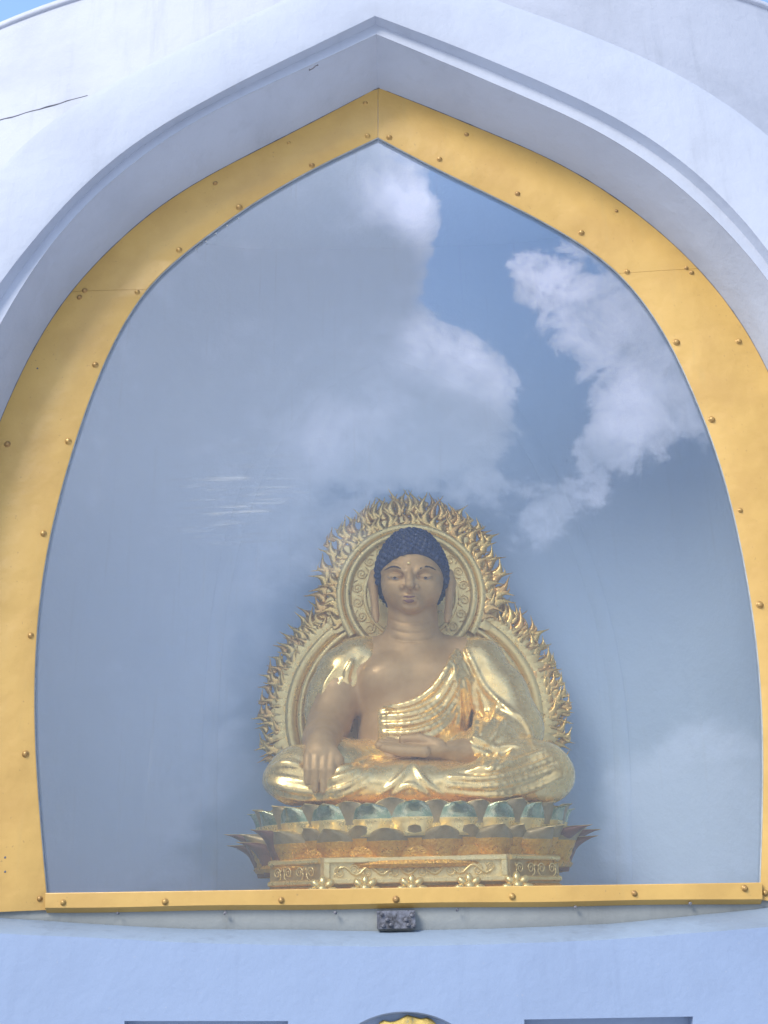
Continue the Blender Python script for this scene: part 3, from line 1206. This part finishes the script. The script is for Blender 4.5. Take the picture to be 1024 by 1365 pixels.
# face
for sgn in (-1, 1):
    X = lambda d: 547 + sgn * d
    body.ridge([(X(6), 766), (X(11), 759), (X(22), 755.5), (X(33), 759), (X(39), 765)], 3.0, .018, 12)
    c = body.hit(X(20), 768)
    s = S(c)
    body.ell(c + [0, -.002, 0], (14 * s, .022, 6.0 * s), .02, 's')
    body.ell(c + [0, .010, 0], (10.5 * s, .024, 5.2 * s), .008)
    body.ridge([(X(9.5), 769.5), (X(20), 771.8), (X(31), 768.6)], 1.1, .004, 8, .0, 's')
    body.ridge([(X(8), 766), (X(20), 762), (X(33), 766)], .9, .004, 8, .0, 's')
    # ears with long lobes
    CH(body, [(X(50) + 2, 764, .06), (X(52) + 2, 778, .06), (X(50) + 2, 798, .07), (X(48.5) + 2, 820, .08), (X(47) + 2, 827, .09)], [6, 7.5, 5.5, 5.5, 3.8], .008)
pn = body.hit(546, 760)
tip = body.hit(546, 782)
body.chain([pn + [0, .005, 0], (pn + tip) / 2 + [0, -.022, 0], tip + [0, -.044, .0]], [4.2 * S(pn), 4.6 * S(pn), 6.6 * S(pn)], .016)
for sx in (-7.5, 7.5):
    q = body.hit(546 + sx * 1.25, 783.5)
    body.ell(q + [0, -.006, 0], (4.0 * S(q), .024, 3.6 * S(q)), .012)
body.ridge([(546, 787), (546, 791)], 2.2, .006, 5, -.004, 's')
body.ridge([(533, 796), (540, 793.3), (546, 794.6), (552, 793.3), (560, 796)], 2.5, .008, 12)
body.ridge([(537, 799), (546, 801.8), (556, 799)], 3.1, .008, 10)
body.ridge([(531, 796.6), (546, 797.0), (562, 796.6)], .9, .003, 12, 0, 's')
body.ridge([(538, 806), (547, 807.5), (556, 806)], 2.2, .016, 8, 0, 's')
for yy in (829, 842, 853):
    body.ridge([(520, yy - 4), (535, yy + 1), (550, yy + 2), (565, yy + 1), (580, yy - 4)], 1.3, .008, 14, 0, 's')
body_o = body.obj('body', M['skin'], buddha, 3)

# painted features
def dab(name, pts, r, material, flat=.5, lift=.0, taper=True):
    bm = bmesh.new()
    n = 9
    q = catmull(pts, n)
    P = [body.hit(a, b) - np.array([0, lift, 0]) for a, b in q]
    rr = [r * S(p) * (max(.25, math.sin(math.pi * (i + .5) / n)) if taper else 1) for i, p in enumerate(P)]
    tube(bm, P, rr, 8, flat)
    return bm_obj(name, bm, material, buddha, True)


for sgn in (-1, 1):
    X = lambda d: 547 + sgn * d
    dab('eyebrow', [(X(7), 763), (X(13), 757.5), (X(24), 755), (X(37), 761)], 1.5, M['eye'], .5, -.002)
    e = dab('eye', [(X(10), 769.2), (X(20), 770.6), (X(31), 768.4)], 2.3, M['eye_white'], .5, -.004)
    bm = bmesh.new()
    c = body.hit(X(20.5), 769.8)
    bmesh.ops.create_uvsphere(bm, u_segments=10, v_segments=6, radius=2.6 * S(c), matrix=Matrix.Translation(c + np.array([0, .002, 0])) @ Matrix.Diagonal((.9, .6, .6, 1)))
    bm_obj('pupil', bm, M['eye'], e, True)
dab('lip', [(535, 796), (541, 794.5), (546, 795.4), (552, 794.5), (558, 796)], 2.0, M['lip'], .6, -.003)
dab('lip', [(538, 799.4), (546, 801), (555, 799.4)], 2.6, M['lip'], .6, -.004)
bm = bmesh.new()
c = body.hit(545, 751)
bmesh.ops.create_uvsphere(bm, u_segments=10, v_segments=6, radius=2.6 * S(c), matrix=Matrix.Translation(c))
bm_obj('forehead_jewel', bm, M['gold'], buddha, True)

# -------- hair: a cap of small snail curls with a low top-knot
hair = Field((-.15, 5.8, 3.30), (.55, 6.62, 4.05), .0052)
hc = P3(549, 766, .06)
hs = S(hc)
HR = np.array([47 * hs, .262, 55 * hs])
hair.ell(hc, HR, 0)
E(hair, 549, 727, .04, 27, 17, .15, .05)
yf = Y0 - .30
z0 = P3(549, 738, .3)[2]
lo, hi = hc - .5, hc + .5
hair.apply(lambda X, Y, Z: (z0 - Z) - .74 * (Y - yf) + 0 * X - .006 * np.cos((X - hc[0]) * 9), lo, hi, 0, 'i')
for i in range(620):
    zz = 1 - 2 * (i + .5) / 620
    a = i * math.pi * (3 - 5 ** .5)
    rr = math.sqrt(1 - zz * zz)
    n = np.array([rr * math.cos(a), rr * math.sin(a), zz])
    t_ = hc + n * HR
    # push out to the real surface where the top-knot stands
    for _ in range(14):
        if hair.sample(t_[None])[0] < 0:
            t_ = t_ + n * .006
    if (z0 - t_[2]) - .74 * (t_[1] - yf) > -.004:
        continue
    hair.ell(t_, (.0215, .0215, .0215), .002)
hair.obj('hair', M['hair'], buddha, 1)

# -------- robe: shoulders, sash, left sleeve and the folded legs
robe = Field((-1.05, 5.40, 1.95), (1.35, 6.75, 3.25), .0085)
# folded legs
CH(robe, [(515, 1032, .05), (450, 1030, .25), (396, 1032, .42)], [46, 44, 38], .05)
CH(robe, [(590, 1030, .05), (660, 1022, .22), (722, 1028, .36)], [46, 46, 40], .05)
CH(robe, [(392, 1040, .44), (455, 1046, .56), (545, 1050, .58)], [30, 26, 20], .05)
CH(robe, [(726, 1036, .38), (650, 1042, .54), (560, 1050, .58)], [32, 28, 20], .05)
E(robe, 384, 1040, .30, 34, 26, .24, .05)
E(robe, 730, 1036, .26, 34, 30, .26, .05)
E(robe, 550, 1040, .25, 120, 30, .33, .05)
E(robe, 540, 1035, .50, 52, 20, .13, .05)
# left arm sleeve (right side of the photograph)
CH(robe, [(634, 888, -.02), (664, 925, .0), (684, 968, .06)], [36, 38, 40], .05)
CH(robe, [(684, 975, .06), (655, 992, .26), (634, 998, .36)], [38, 30, 22], .05)
E(robe, 655, 995, .20, 44, 28, .17, .05)
C(robe, (598, 868, -.03), (640, 884, -.03), 20, 34, .04)
# cloth over the right shoulder
CH(robe, [(520, 866, -.05), (480, 884, -.02), (460, 900, -.01)], [22, 34, 37], .04)
CH(robe, [(460, 900, -.01), (445, 928, .0), (436, 948, .0)], [37, 35, 31], .04)
# sash across the chest: a shell over the trunk, cut along the diagonal neckline
sash = Field(robe.lo, [a[-1] for a in robe.ax], robe.h)
E(sash, 550, 915, .0, 92, 64, .272, .06)
E(sash, 584, 905, .14, 38, 30, .13, .05)
E(sash, 550, 985, .02, 78, 68, .275, .08)
a1, a2, a3 = P3(612, 858, .25), P3(585, 925, .25), P3(500, 940, .25)


def cut_line(A, B):
    n = np.array([B[2] - A[2], 0, -(B[0] - A[0])])
    n /= np.linalg.norm(n)
    return lambda X, Y, Z: n[0] * (X - A[0]) + n[2] * (Z - A[2]) + 0 * Y


big = ([-9] * 3, [9] * 3)
l1, l2 = cut_line(a1, a2), cut_line(a2, a3)
sash.apply(lambda X, Y, Z: np.minimum(-l1(X, Y, Z), -l2(X, Y, Z)) if False else np.minimum(l1(X, Y, Z), l2(X, Y, Z)) * -1, *big, 0, 'i') if False else None
zs, xs = (lambda p: p[2]), (lambda p: p[0])


def neck_line(X, Y, Z):
    """height of the neckline at x: low on the figure's right, climbing to its left shoulder"""
    q = catmull([(488, 944), (510, 942), (545, 936), (572, 918), (592, 892), (606, 862), (625, 845)], 40)
    pts = np.array([P3(a, b, .24) for a, b in q])
    return Z - np.interp(X, pts[:, 0], pts[:, 2]) + 0 * Y


xl = P3(503, 950, .2)[0]
sash.apply(lambda X, Y, Z: np.maximum(np.clip(neck_line(X, Y, Z), -1, 1) * .75, (xl - X) + 0 * Y + 0 * Z), *big, 0, 'i')
robe.f = np.minimum(robe.f, sash.f)
robe.blur(1)
robe_base = robe.f.copy()
FOLDS = [
    # sash folds
    ([(607, 866), (594, 895), (574, 922), (545, 938), (510, 943)], 3.6), ([(611, 880), (600, 910), (580, 938), (548, 952), (510, 955)], 3.2),
    ([(613, 898), (603, 925), (585, 950), (550, 964), (510, 966)], 3.2), ([(614, 918), (604, 942), (585, 964), (552, 976), (511, 977)], 3.0),
    ([(612, 940), (600, 962), (578, 980), (545, 987), (513, 987)], 2.8),
    # left shoulder and sleeve
    ([(606, 860), (616, 880), (628, 904), (640, 922)], 3.2), ([(622, 866), (634, 892), (646, 916), (668, 938), (690, 956)], 3.6),
    ([(604, 880), (608, 910), (612, 940), (612, 968)], 2.8), ([(618, 905), (624, 935), (622, 968)], 3.4),
    ([(630, 920), (636, 950), (632, 985)], 4.4), ([(641, 925), (648, 950), (640, 985)], 3.2), ([(665, 935), (658, 958), (640, 982)], 3.0),
    ([(690, 950), (704, 972), (712, 996)], 3.0), ([(672, 958), (660, 980), (645, 992)], 2.5),
    ([(608, 986), (630, 998), (648, 1004)], 2.8), ([(628, 982), (650, 992), (664, 998)], 2.6), ([(648, 1002), (672, 996), (690, 994)], 2.6),
    # cloth over the right shoulder
    ([(496, 870), (482, 895), (464, 922), (442, 942), (430, 950)], 3.6), ([(456, 905), (448, 922), (440, 936)], 3.0), ([(470, 880), (462, 900), (464, 918)], 3.0),
    ([(448, 890), (434, 912), (428, 936)], 2.6),
    # right knee
    ([(362, 1024), (380, 1018), (402, 1022)], 4.2), ([(358, 1042), (385, 1050), (420, 1056)], 4.6), ([(420, 1060), (455, 1050), (488, 1032), (506, 1018)], 3.6),
    ([(440, 1040), (470, 1030), (496, 1016)], 3.2), ([(450, 1025), (475, 1018), (500, 1010)], 2.6), ([(366, 1056), (400, 1064), (450, 1061), (490, 1044)], 3.4),
    # left knee
    ([(595, 1046), (640, 1048), (690, 1040), (738, 1024)], 4.0), ([(602, 1036), (650, 1038), (700, 1026), (744, 1008)], 4.4), ([(625, 1028), (665, 1024), (705, 1010), (735, 998)], 4.0),
    ([(596, 1056), (650, 1060), (700, 1054), (750, 1034)], 3.6), ([(625, 1012), (640, 1002), (655, 1008), (650, 1020), (634, 1024)], 2.6),
    ([(636, 1014), (646, 1010), (646, 1018)], 2.0), ([(665, 1004), (660, 1018), (650, 1030)], 2.6), ([(684, 1000), (674, 1016), (662, 1028)], 2.6),
    # cloth gathered between the legs
    ([(505, 1060), (530, 1040), (548, 1018)], 3.0), ([(590, 1060), (566, 1042), (552, 1018)], 3.0), ([(522, 1062), (546, 1046), (572, 1062)], 2.6),
]
for pts, r in FOLDS:
    robe.ridge(pts, r * 1.15, .014, 16, -.002)
GROOVES = [([(612, 873), (598, 903), (577, 930), (546, 945), (512, 949)], 1.6), ([(613, 890), (602, 918), (583, 944), (549, 958), (512, 961)], 1.6),
           ([(614, 908), (604, 934), (585, 957), (551, 970), (512, 972)], 1.5), ([(600, 1041), (645, 1043), (695, 1033), (741, 1016)], 2.0),
           ([(610, 1031), (655, 1031), (702, 1018), (738, 1003)], 2.0), ([(360, 1033), (384, 1036), (410, 1040)], 2.4), ([(430, 1052), (462, 1042), (494, 1026)], 1.8)]
for pts, r in GROOVES:
    robe.ridge(pts, r, .006, 14, .0, 's')
robe_o = robe.obj('robe', M['robe'], buddha, 3)

# ------------------------------------------------------------------ flaming halo
halo = thing('flame_halo', 'openwork gilded double halo ringed with flames behind the seated statue', 'halo')
D_H = -.30
HC, HB = P3(547.5, 793, D_H), P3(552, 951, D_H - .03)
EZ = .91                                             # the lower halo is a little wider than tall
sH, sB = S(HC), S(HB)


def squash(c):
    return EZ if c is HB else 1.0


def lathe(name, c, s, prof, a0, a1, n, material, parent):
    """profile (radius in pixels, forward metres) swept about the viewing-side axis"""
    vs, fs = [], []
    k = len(prof)
    for i in range(n + 1):
        q = a0 + (a1 - a0) * i / n
        for r, d in prof:
            vs.append((c[0] + math.cos(q) * r * s, c[1] - d, c[2] + math.sin(q) * r * s * squash(c)))
    for i in range(n):
        for j in range(k - 1):
            a = i * k + j
            fs.append((a, a + 1, a + k + 1, a + k))
    o = mesh_from(name, vs, fs, material, parent)
    sharpen(o.data, 50)
    return o


tp = 2 * math.pi
lathe('halo_disc', HC, sH, [(0, .01), (58, .01), (60, .03), (63, .03), (64, .012), (79, .012), (79, -.03), (0, -.03)], 0, tp, 72, M['gold'], halo)
lathe('halo_rim', HC, sH, [(79, -.02), (79, .03), (81, .044), (84.5, .05), (88, .044), (89.5, .025), (89.5, -.02), (79, -.02)], 0, tp, 72, M['gold'], halo)
lathe('halo_band', HC, sH, [(89.6, -.02), (90, .02), (93, .034), (97, .035), (100, .022), (100, -.02)], rad(-35), rad(215), 72, M['gold'], halo)
lathe('halo_disc', HB, sB, [(0, .0), (118, .0), (120, .02), (124, .02), (125, .0), (146, .0), (146, -.03), (0, -.03)], rad(-40), rad(220), 72, M['gold'], halo)
lathe('halo_rim', HB, sB, [(146, -.02), (146, .025), (148, .036), (151, .04), (154, .034), (156, .02), (156, -.02)], rad(-40), rad(220), 80, M['gold'], halo)
lathe('halo_band', HB, sB, [(156.1, -.02), (157, .014), (161, .03), (167, .034), (171, .026), (173, .0), (173, -.03)], rad(-40), rad(220), 90, M['gold'], halo)


def scalloped(name, c, s, r0, r1, a0, a1, n, amp, material):
    """the pierced backing the flames grow from: a plate with a toothed outer edge, slightly domed"""
    rings = [[] for _ in range(5)]
    for i in range(n * 6 + 1):
        q = a0 + (a1 - a0) * i / (n * 6)
        tooth = abs(math.sin(math.pi * i / 6)) ** .7 * amp
        for k, (r, d) in enumerate(((r0, -.012), (r0, .016), ((r0 + r1) / 2, .022), (r1 + tooth, .004), (r1 + tooth, -.014))):
            rings[k].append((c[0] + math.cos(q) * r * s, c[1] - d, c[2] + math.sin(q) * r * s * squash(c)))
    v, f = strip([np.array(r) for r in rings])
    o = mesh_from(name, v, f, material, halo)
    sharpen(o.data, 40)
    return o


scalloped('flame_backing', HC, sH, 99, 108, rad(-28), rad(208), 34, 7, M['gold'])
scalloped('flame_backing', HB, sB, 171, 184, rad(-34), rad(58), 24, 7, M['gold'])
scalloped('flame_backing', HB, sB, 171, 184, rad(122), rad(214), 24, 7, M['gold'])


def flame_mesh(seed):
    """one tongue of fire: an S-shaped blade with a shorter lick curling off its side"""
    r = random.Random(seed)
    vs, fs = [], []

    def blade(x0, z0, ln, wd, bend, ph, n=8):
        base = len(vs)
        for i in range(n):
            t = i / (n - 1)
            cx = x0 + bend * math.sin(ph + 4.2 * t) * (t ** .8) - bend * math.sin(ph) * (1 - t) * 0
            cz = z0 + ln * t
            wv = wd * (.55 + .6 * math.sin(math.pi * min(t * 1.15 + .12, 1))) * (1 - t) ** .75 + .004
            th = .055 * (1 - .75 * t)
            cy = -.05 * math.sin(math.pi * t) + .04 * t
            vs.extend([(cx - wv, cy, cz), (cx, cy - th, cz), (cx + wv, cy, cz), (cx, cy + th, cz)])
        for i in range(n - 1):
            for k in range(4):
                a, b = base + i * 4 + k, base + i * 4 + (k + 1) % 4
                fs.append((a, b, b + 4, a + 4))
        fs.append((base, base + 3, base + 2, base + 1))
    s = r.choice((-1, 1))
    blade(0, 0, 1.0, .125, s * .15, r.uniform(.2, .7))
    blade(s * .10, .12, r.uniform(.5, .62), .075, -s * .16, r.uniform(2.4, 3.0), 6)
    me = bpy.data.meshes.new('flame')
    me.from_pydata(vs, [], fs)
    bm = bmesh.new()
    bm.from_mesh(me)
    bmesh.ops.recalc_face_normals(bm, faces=bm.faces)
    bm.to_mesh(me)
    bm.free()
    me.polygons.foreach_set('use_smooth', [True] * len(me.polygons))
    me.materials.append(M['flame'])
    return me


FL = [flame_mesh(k) for k in range(6)]


def flame(c, s, ang, r, ln, wdt, lean, dy):
    o = bpy.data.objects.new('flame', rng.choice(FL))
    COL.objects.link(o)
    o.parent = halo
    o.location = (c[0] + math.cos(ang) * r * s, c[1] - dy, c[2] + math.sin(ang) * r * s * squash(c))
    o.scale = (wdt * s * rng.choice((-1, 1)), ln * s, ln * s)
    o.rotation_euler = (rng.uniform(-.15, .05), -(ang - math.pi / 2) + lean + rng.uniform(-.14, .14), 0)


def ring_of_flames(c, s, r, a0, a1, step, ln, wd, dy, boost=0.0, lobe=0.0):
    n = max(2, int(abs(a1 - a0) * r / step))
    for i in range(n):
        a = a0 + (a1 - a0) * (i + .5 + rng.uniform(-.18, .18)) / n
        up = max(0, math.sin(a))
        L = ln * rng.uniform(.85, 1.15) * (1 + boost * up ** 6)
        L *= 1 + lobe * math.exp(-((abs(a - math.pi / 2) - rad(46)) / rad(17)) ** 2)
        lean = .6 * math.cos(a) * (-1)
        flame(c, s, a, r + rng.uniform(-2, 2), L, wd * rng.uniform(.85, 1.15), lean, dy)


ring_of_flames(HC, sH, 97, rad(-24), rad(204), 10, 27, 58, .02, .1)
ring_of_flames(HC, sH, 112, rad(-12), rad(192), 10.5, 28, 54, .005, .5)
ring_of_flames(HC, sH, 126, rad(30), rad(150), 13, 22, 38, -.015, .25)
for a0, a1 in ((rad(-30), rad(60)), (rad(120), rad(210))):
    ring_of_flames(HB, sB, 170, a0, a1, 10.5, 27, 58, .01, 0, .15)
    ring_of_flames(HB, sB, 184, a0, a1, 11.5, 27, 54, -.005, 0, .3)
    ring_of_flames(HB, sB, 196, a0, a1 if a0 < 0 else a1, 14, 20, 42, -.03, 0, .5)

# carved scrolls in the recessed bands
bm = bmesh.new()
pts = []
for i in range(20):
    t = i / 19
    q = t * 4.0 * math.pi * .78
    r_ = .5 * (1 - t) ** .8 + .06
    pts.append((r_ * math.cos(q), 0, r_ * math.sin(q)))
tube(bm, pts, [.085 * (1 - .4 * i / 19) for i in range(20)], 6)
tube(bm, [(.5, 0, 0), (.62, 0, -.3), (.45, 0, -.62), (.1, 0, -.8)], [.08, .085, .07, .03], 6)
tube(bm, [(.5, 0, .1), (.72, 0, .3), (.74, 0, .6)], [.06, .06, .02], 6)
bmesh.ops.recalc_face_normals(bm, faces=bm.faces)
SCR = bpy.data.meshes.new('scroll')
bm.to_mesh(SCR)
bm.free()
SCR.polygons.foreach_set('use_smooth', [True] * len(SCR.polygons))
SCR.materials.append(M['gold'])


def scroll(parent, loc, size, rot, flip=1):
    o = bpy.data.objects.new('scroll', SCR)
    COL.objects.link(o)
    o.parent = parent
    o.location = loc
    o.scale = (size * flip, size, size)
    o.rotation_euler = (0, rot, 0)


for i in range(17):
    a = rad(-40) + rad(260) * i / 16
    scroll(halo, (HC[0] + math.cos(a) * 71.5 * sH, HC[1] - .018, HC[2] + math.sin(a) * 71.5 * sH), 12.5 * sH, -a, 1 if i % 2 else -1)
for a0, a1 in ((rad(-18), rad(60)), (rad(120), rad(198))):
    for i in range(9):
        a = a0 + (a1 - a0) * i / 8
        scroll(halo, (HB[0] + math.cos(a) * 135 * sB, HB[1] - .006, HB[2] + math.sin(a) * 135 * sB * EZ), 14 * sB, -a, 1 if i % 2 else -1)

# ------------------------------------------------------------------ lotus throne
throne = thing('lotus_throne', 'gilded lotus throne with rows of green and gold petals above a carved plinth', 'pedestal')
TC = U(549, 1100, Y0)
TX = TC[0]
YT = Y0 - .02


def zf(py, y=5.6):
    return U(549, py, y)[2]


def petal_mesh(wd, ht, flare, cup, tipcurl, mats, split=.5, ribs=0, th=.012):
    """a cupped petal, root at the origin, rising along z and leaning out along -y; rim and lower part in other colours"""
    ns, nt = 15, 15
    front = []
    for j in range(nt):
        t = math.sin(math.pi * .5 * j / (nt - 1))
        half = wd * .5 * (.70 + .30 * min(t / .42, 1)) * math.sqrt(max(1 - max(0, (t - .42) / .58) ** 2.2, 0)) + 1e-4
        for i in range(ns):
            s = -1 + 2 * i / (ns - 1)
            y = -flare * (t ** 1.25) - tipcurl * max(0, t - .6) ** 2 * 4 + cup * s * s - .012 * math.cos(s * math.pi * .5)
            if ribs:
                y += -.006 * abs(math.sin(s * math.pi * ribs * .5)) * (1 - t) - .004 * math.cos(t * 26) * (t < .55)
            if i in (0, ns - 1) or j >= nt - 3:
                y -= .010
            front.append((s * half, y, ht * t - .25 * ht * tipcurl * max(0, t - .7) ** 2))
    n = len(front)
    vs = front + [(x * .98, y + th, z) for x, y, z in front]
    fs, mi = [], []
    for j in range(nt - 1):
        for i in range(ns - 1):
            a = j * ns + i
            fs.append((a, a + 1, a + ns + 1, a + ns))
            edge = i == 0 or i == ns - 2 or j >= nt - 3
            mi.append(1 if edge else (0 if math.sin(math.pi * .5 * j / (nt - 1)) >= split else 2))
            fs.append((a + n, a + n + ns, a + n + ns + 1, a + n + 1))
            mi.append(1)
    def edge(a, b):
        fs.append((b, a, a + n, b + n))
        mi.append(1)
    for i in range(ns - 1):
        edge(i, i + 1)
        edge((nt - 1) * ns + i + 1, (nt - 1) * ns + i)
    for j in range(nt - 1):
        edge((j + 1) * ns, j * ns)
        edge(j * ns + ns - 1, (j + 1) * ns + ns - 1)
    me = bpy.data.meshes.new('lotus_petal')
    me.from_pydata(vs, [], fs)
    for k in mats:
        me.materials.append(k)
    me.polygons.foreach_set('material_index', mi)
    bm = bmesh.new()
    bm.from_mesh(me)
    bmesh.ops.recalc_face_normals(bm, faces=bm.faces)
    bm.to_mesh(me)
    bm.free()
    me.polygons.foreach_set('use_smooth', [True] * len(me.polygons))
    return me


def ellipse_spots(a, b, n, offset=0.0):
    q = np.linspace(0, 2 * math.pi, 2001)
    P = np.stack([a * np.sin(q), -b * np.cos(q)], 1)
    L = np.r_[0, np.cumsum(np.linalg.norm(np.diff(P, axis=0), axis=1))]
    for k in range(n):
        t = np.interp(((k + offset) / n % 1) * L[-1], L, q)
        nx, ny = math.sin(t) / a, -math.cos(t) / b
        yield a * math.sin(t), -b * math.cos(t), math.atan2(nx, -ny)


def petals(me, a, b, n, z, offset, only=None, jitter=.03):
    for x, y, ph in ellipse_spots(a, b, n, offset):
        if y > .30 or (only and not only(ph)):
            continue
        o = bpy.data.objects.new('lotus_petal', me)
        COL.objects.link(o)
        o.parent = throne
        o.location = (TX + x, YT + y, z)
        o.rotation_euler = (rng.uniform(-jitter, jitter), 0, ph + rng.uniform(-jitter, jitter))
        k = rng.uniform(.96, 1.04)
        o.scale = (k, 1, k)


zA0, zA1 = zf(1114), zf(1069)
zB0, zB1 = zf(1148), zf(1102)
pA = petal_mesh(.335, zA1 - zA0, .045, .05, .03, [M['green'], M['gold'], M['gold']], .52, 3)
pA2 = petal_mesh(.27, zA1 - zA0 + .012, .05, .03, .02, [M['dull'], M['gold'], M['gold']], .3)
pB = petal_mesh(.36, zB1 - zB0, .085, .12, .04, [M['dull'], M['gold'], M['orange_gold']], .55, 4)
pC = petal_mesh(.27, .19, .10, .13, .13, [M['maroon'], M['tan'], M['maroon']], .3)
petals(pA2, .89, .66, 21, zA0 + .005, .5)
petals(pA, .90, .68, 21, zA0, 0)
petals(pB, .93, .66, 17, zB0, .5)
petals(pB, .885, .62, 17, zB0 + .012, 0)
petals(pC, .91, .60, 19, zB0 - .055, .25, lambda ph: abs(ph) > .95)
petals(pC, .93, .60, 19, zB0 + .0, .75, lambda ph: abs(ph) > .75)


def oval_block(name, rings, material, n=72, parent=throne):
    vs, fs = [], []
    for a, b, z in rings:
        for k in range(n):
            q = 2 * math.pi * k / n
            vs.append((TX + a * math.cos(q), YT + b * math.sin(q), z))
    for j in range(len(rings) - 1):
        for k in range(n):
            fs.append((j * n + k, j * n + (k + 1) % n, (j + 1) * n + (k + 1) % n, (j + 1) * n + k))
    fs += [tuple(range(n))[::-1], tuple((len(rings) - 1) * n + k for k in range(n))]
    o = mesh_from(name, vs, fs, material, parent)
    sharpen(o.data, 40)
    return o


oval_block('lotus_core', [(.84, .60, zB0 - .06), (.90, .64, zB0), (.92, .66, zB0 + .05), (.90, .655, zA0), (.90, .66, zA0 + .05), (.93, .69, zA1 - .012), (.92, .68, zA1 - .004)], M['orange_gold'])
oval_block('neck_band', [(.88, .64, zB0 - .035), (.93, .69, zB0 - .03), (.945, .70, zB0 - .012), (.93, .69, zB0 + .006), (.88, .64, zB0 + .012)], M['orange_gold'])


def octagon(fw, hw, dp, ch):
    """front half-width, overall half-width, half-depth"""
    return [(fw, -dp), (hw, -dp + ch), (hw, dp - ch), (fw, dp), (-fw, dp), (-hw, dp - ch), (-hw, -dp + ch), (-fw, -dp)]


def oct_block(name, levels, material):
    vs, fs = [], []
    for (fw, hw, dp, ch), z in levels:
        vs += [(TX + x, YT + y, z) for x, y in octagon(fw, hw, dp, ch)]
    for j in range(len(levels) - 1):
        for k in range(8):
            fs.append((j * 8 + k, j * 8 + (k + 1) % 8, (j + 1) * 8 + (k + 1) % 8, (j + 1) * 8 + k))
    fs += [tuple(range(8))[::-1], tuple((len(levels) - 1) * 8 + k for k in range(8))]
    o = mesh_from(name, vs, fs, material, throne, False)
    return o


yp = YT - .64
zP0, zP1 = zf(1177, yp), zf(1142, yp)
fwx = (U(672, 1160, yp)[0] - U(428, 1160, yp)[0]) / 2
sh = .30
oct_block('plinth', [((fwx + .02, fwx + .02 + sh, .62, .26), zP0 - .08), ((fwx + .02, fwx + .02 + sh, .62, .26), zP1 + .006)], M['tan'])
oct_block('foot_tier', [((fwx + .08, fwx + .08 + sh, .74, .28), Z_FLOOR), ((fwx + .08, fwx + .08 + sh, .74, .28), zP0 - .16),
                        ((fwx + .06, fwx + .06 + sh, .72, .28), zP0 - .05), ((fwx + .01, fwx + .01 + sh, .645, .27), zP0 - .012)], M['orange_gold'])
# plaque on the front face: back plate, raised border, scrolls
XL, XR = TX - fwx, TX + fwx
bm = bmesh.new()
box(bm, (XL, yp - .012, zP0), (XR, yp + .03, zP1))
plq = bm_obj('plaque', bm, M['plaque'], throne)
bw = .026
for lo, hi in (((XL, zP1 - bw), (XR, zP1)), ((XL, zP0), (XR, zP0 + bw)), ((XL, zP0 + bw), (XL + bw * 1.3, zP1 - bw)), ((XR - bw * 1.3, zP0 + bw), (XR, zP1 - bw))):
    bm = bmesh.new()
    box(bm, (lo[0], yp - .034, lo[1]), (hi[0], yp - .010, hi[1]))
    bmesh.ops.bevel(bm, geom=bm.edges[:], offset=.005, segments=1, affect='EDGES')
    bm_obj('border', bm, M['plaque'], plq)
zm = (zP0 + zP1) / 2
for i in range(12):
    x = XL + .085 + (XR - XL - .17) * i / 11
    scroll(plq, (x, yp - .018, zm + (.008 if i % 2 else -.008)), .042, (0 if i % 2 else math.pi), 1 if i < 6 else -1)
bm = bmesh.new()
q = [(XL + .07 + (XR - XL - .14) * i / 40, yp - .016, zm + .022 * math.sin(i * .95)) for i in range(41)]
tube(bm, q, .008, 6)
bm_obj('vine', bm, M['gold'], plq, True)
# side panels
for sgn in (-1, 1):
    p0 = np.array([TX + sgn * (fwx + .02), YT - .62])
    p1 = np.array([TX + sgn * (fwx + .02 + sh), YT - .36])
    d = (p1 - p0) / np.linalg.norm(p1 - p0)
    nrm = np.array([d[1] * sgn, -d[0] * sgn])
    if nrm[1] > 0:
        nrm = -nrm
    ang = math.atan2(d[1] * sgn, d[0] * sgn)
    for k in range(4):
        c = p0 + (p1 - p0) * (.16 + .22 * k) + nrm * .012
        o = bpy.data.objects.new('scroll', SCR)
        COL.objects.link(o)
        o.parent = throne
        o.location = (c[0], c[1], zm)
        o.scale = (.05 * (1 if k % 2 else -1), .05, .05)
        o.rotation_euler = (0, 0, ang)
    for zz in (zP1 - .012, zP0 + .012):
        bm = bmesh.new()
        tube(bm, [(*(p0 + nrm * .006), zz), (*(p1 + nrm * .006), zz)], .014, 6)
        bm_obj('border', bm, M['gold'], throne)


def rosette_mesh():
    bm = bmesh.new()
    bmesh.ops.create_uvsphere(bm, u_segments=10, v_segments=6, radius=.022, matrix=Matrix.Translation((0, -.02, 0)))
    for k in range(8):
        q = 2 * math.pi * k / 8
        bmesh.ops.create_uvsphere(bm, u_segments=8, v_segments=5, radius=.5, matrix=Matrix.Rotation(q, 4, 'Y') @ Matrix.Translation((0, -.008, .042)) @ Matrix.Diagonal((.034, .03, .05, 1)))
    me = bpy.data.meshes.new('rosette')
    bm.to_mesh(me)
    bm.free()
    me.polygons.foreach_set('use_smooth', [True] * len(me.polygons))
    me.materials.append(M['gold'])
    return me


ROS = rosette_mesh()
for px_ in (430, 487, 549, 626, 690):
    o = bpy.data.objects.new('rosette', ROS)
    COL.objects.link(o)
    o.parent = throne
    yy = YT - .70
    o.location = (U(px_, 1187, yy)[0], yy - .005, zP0 - .035)
    o.scale = (1.25, 1.25, 1.25)
    o.rotation_euler = (rad(-22), 0, 0)
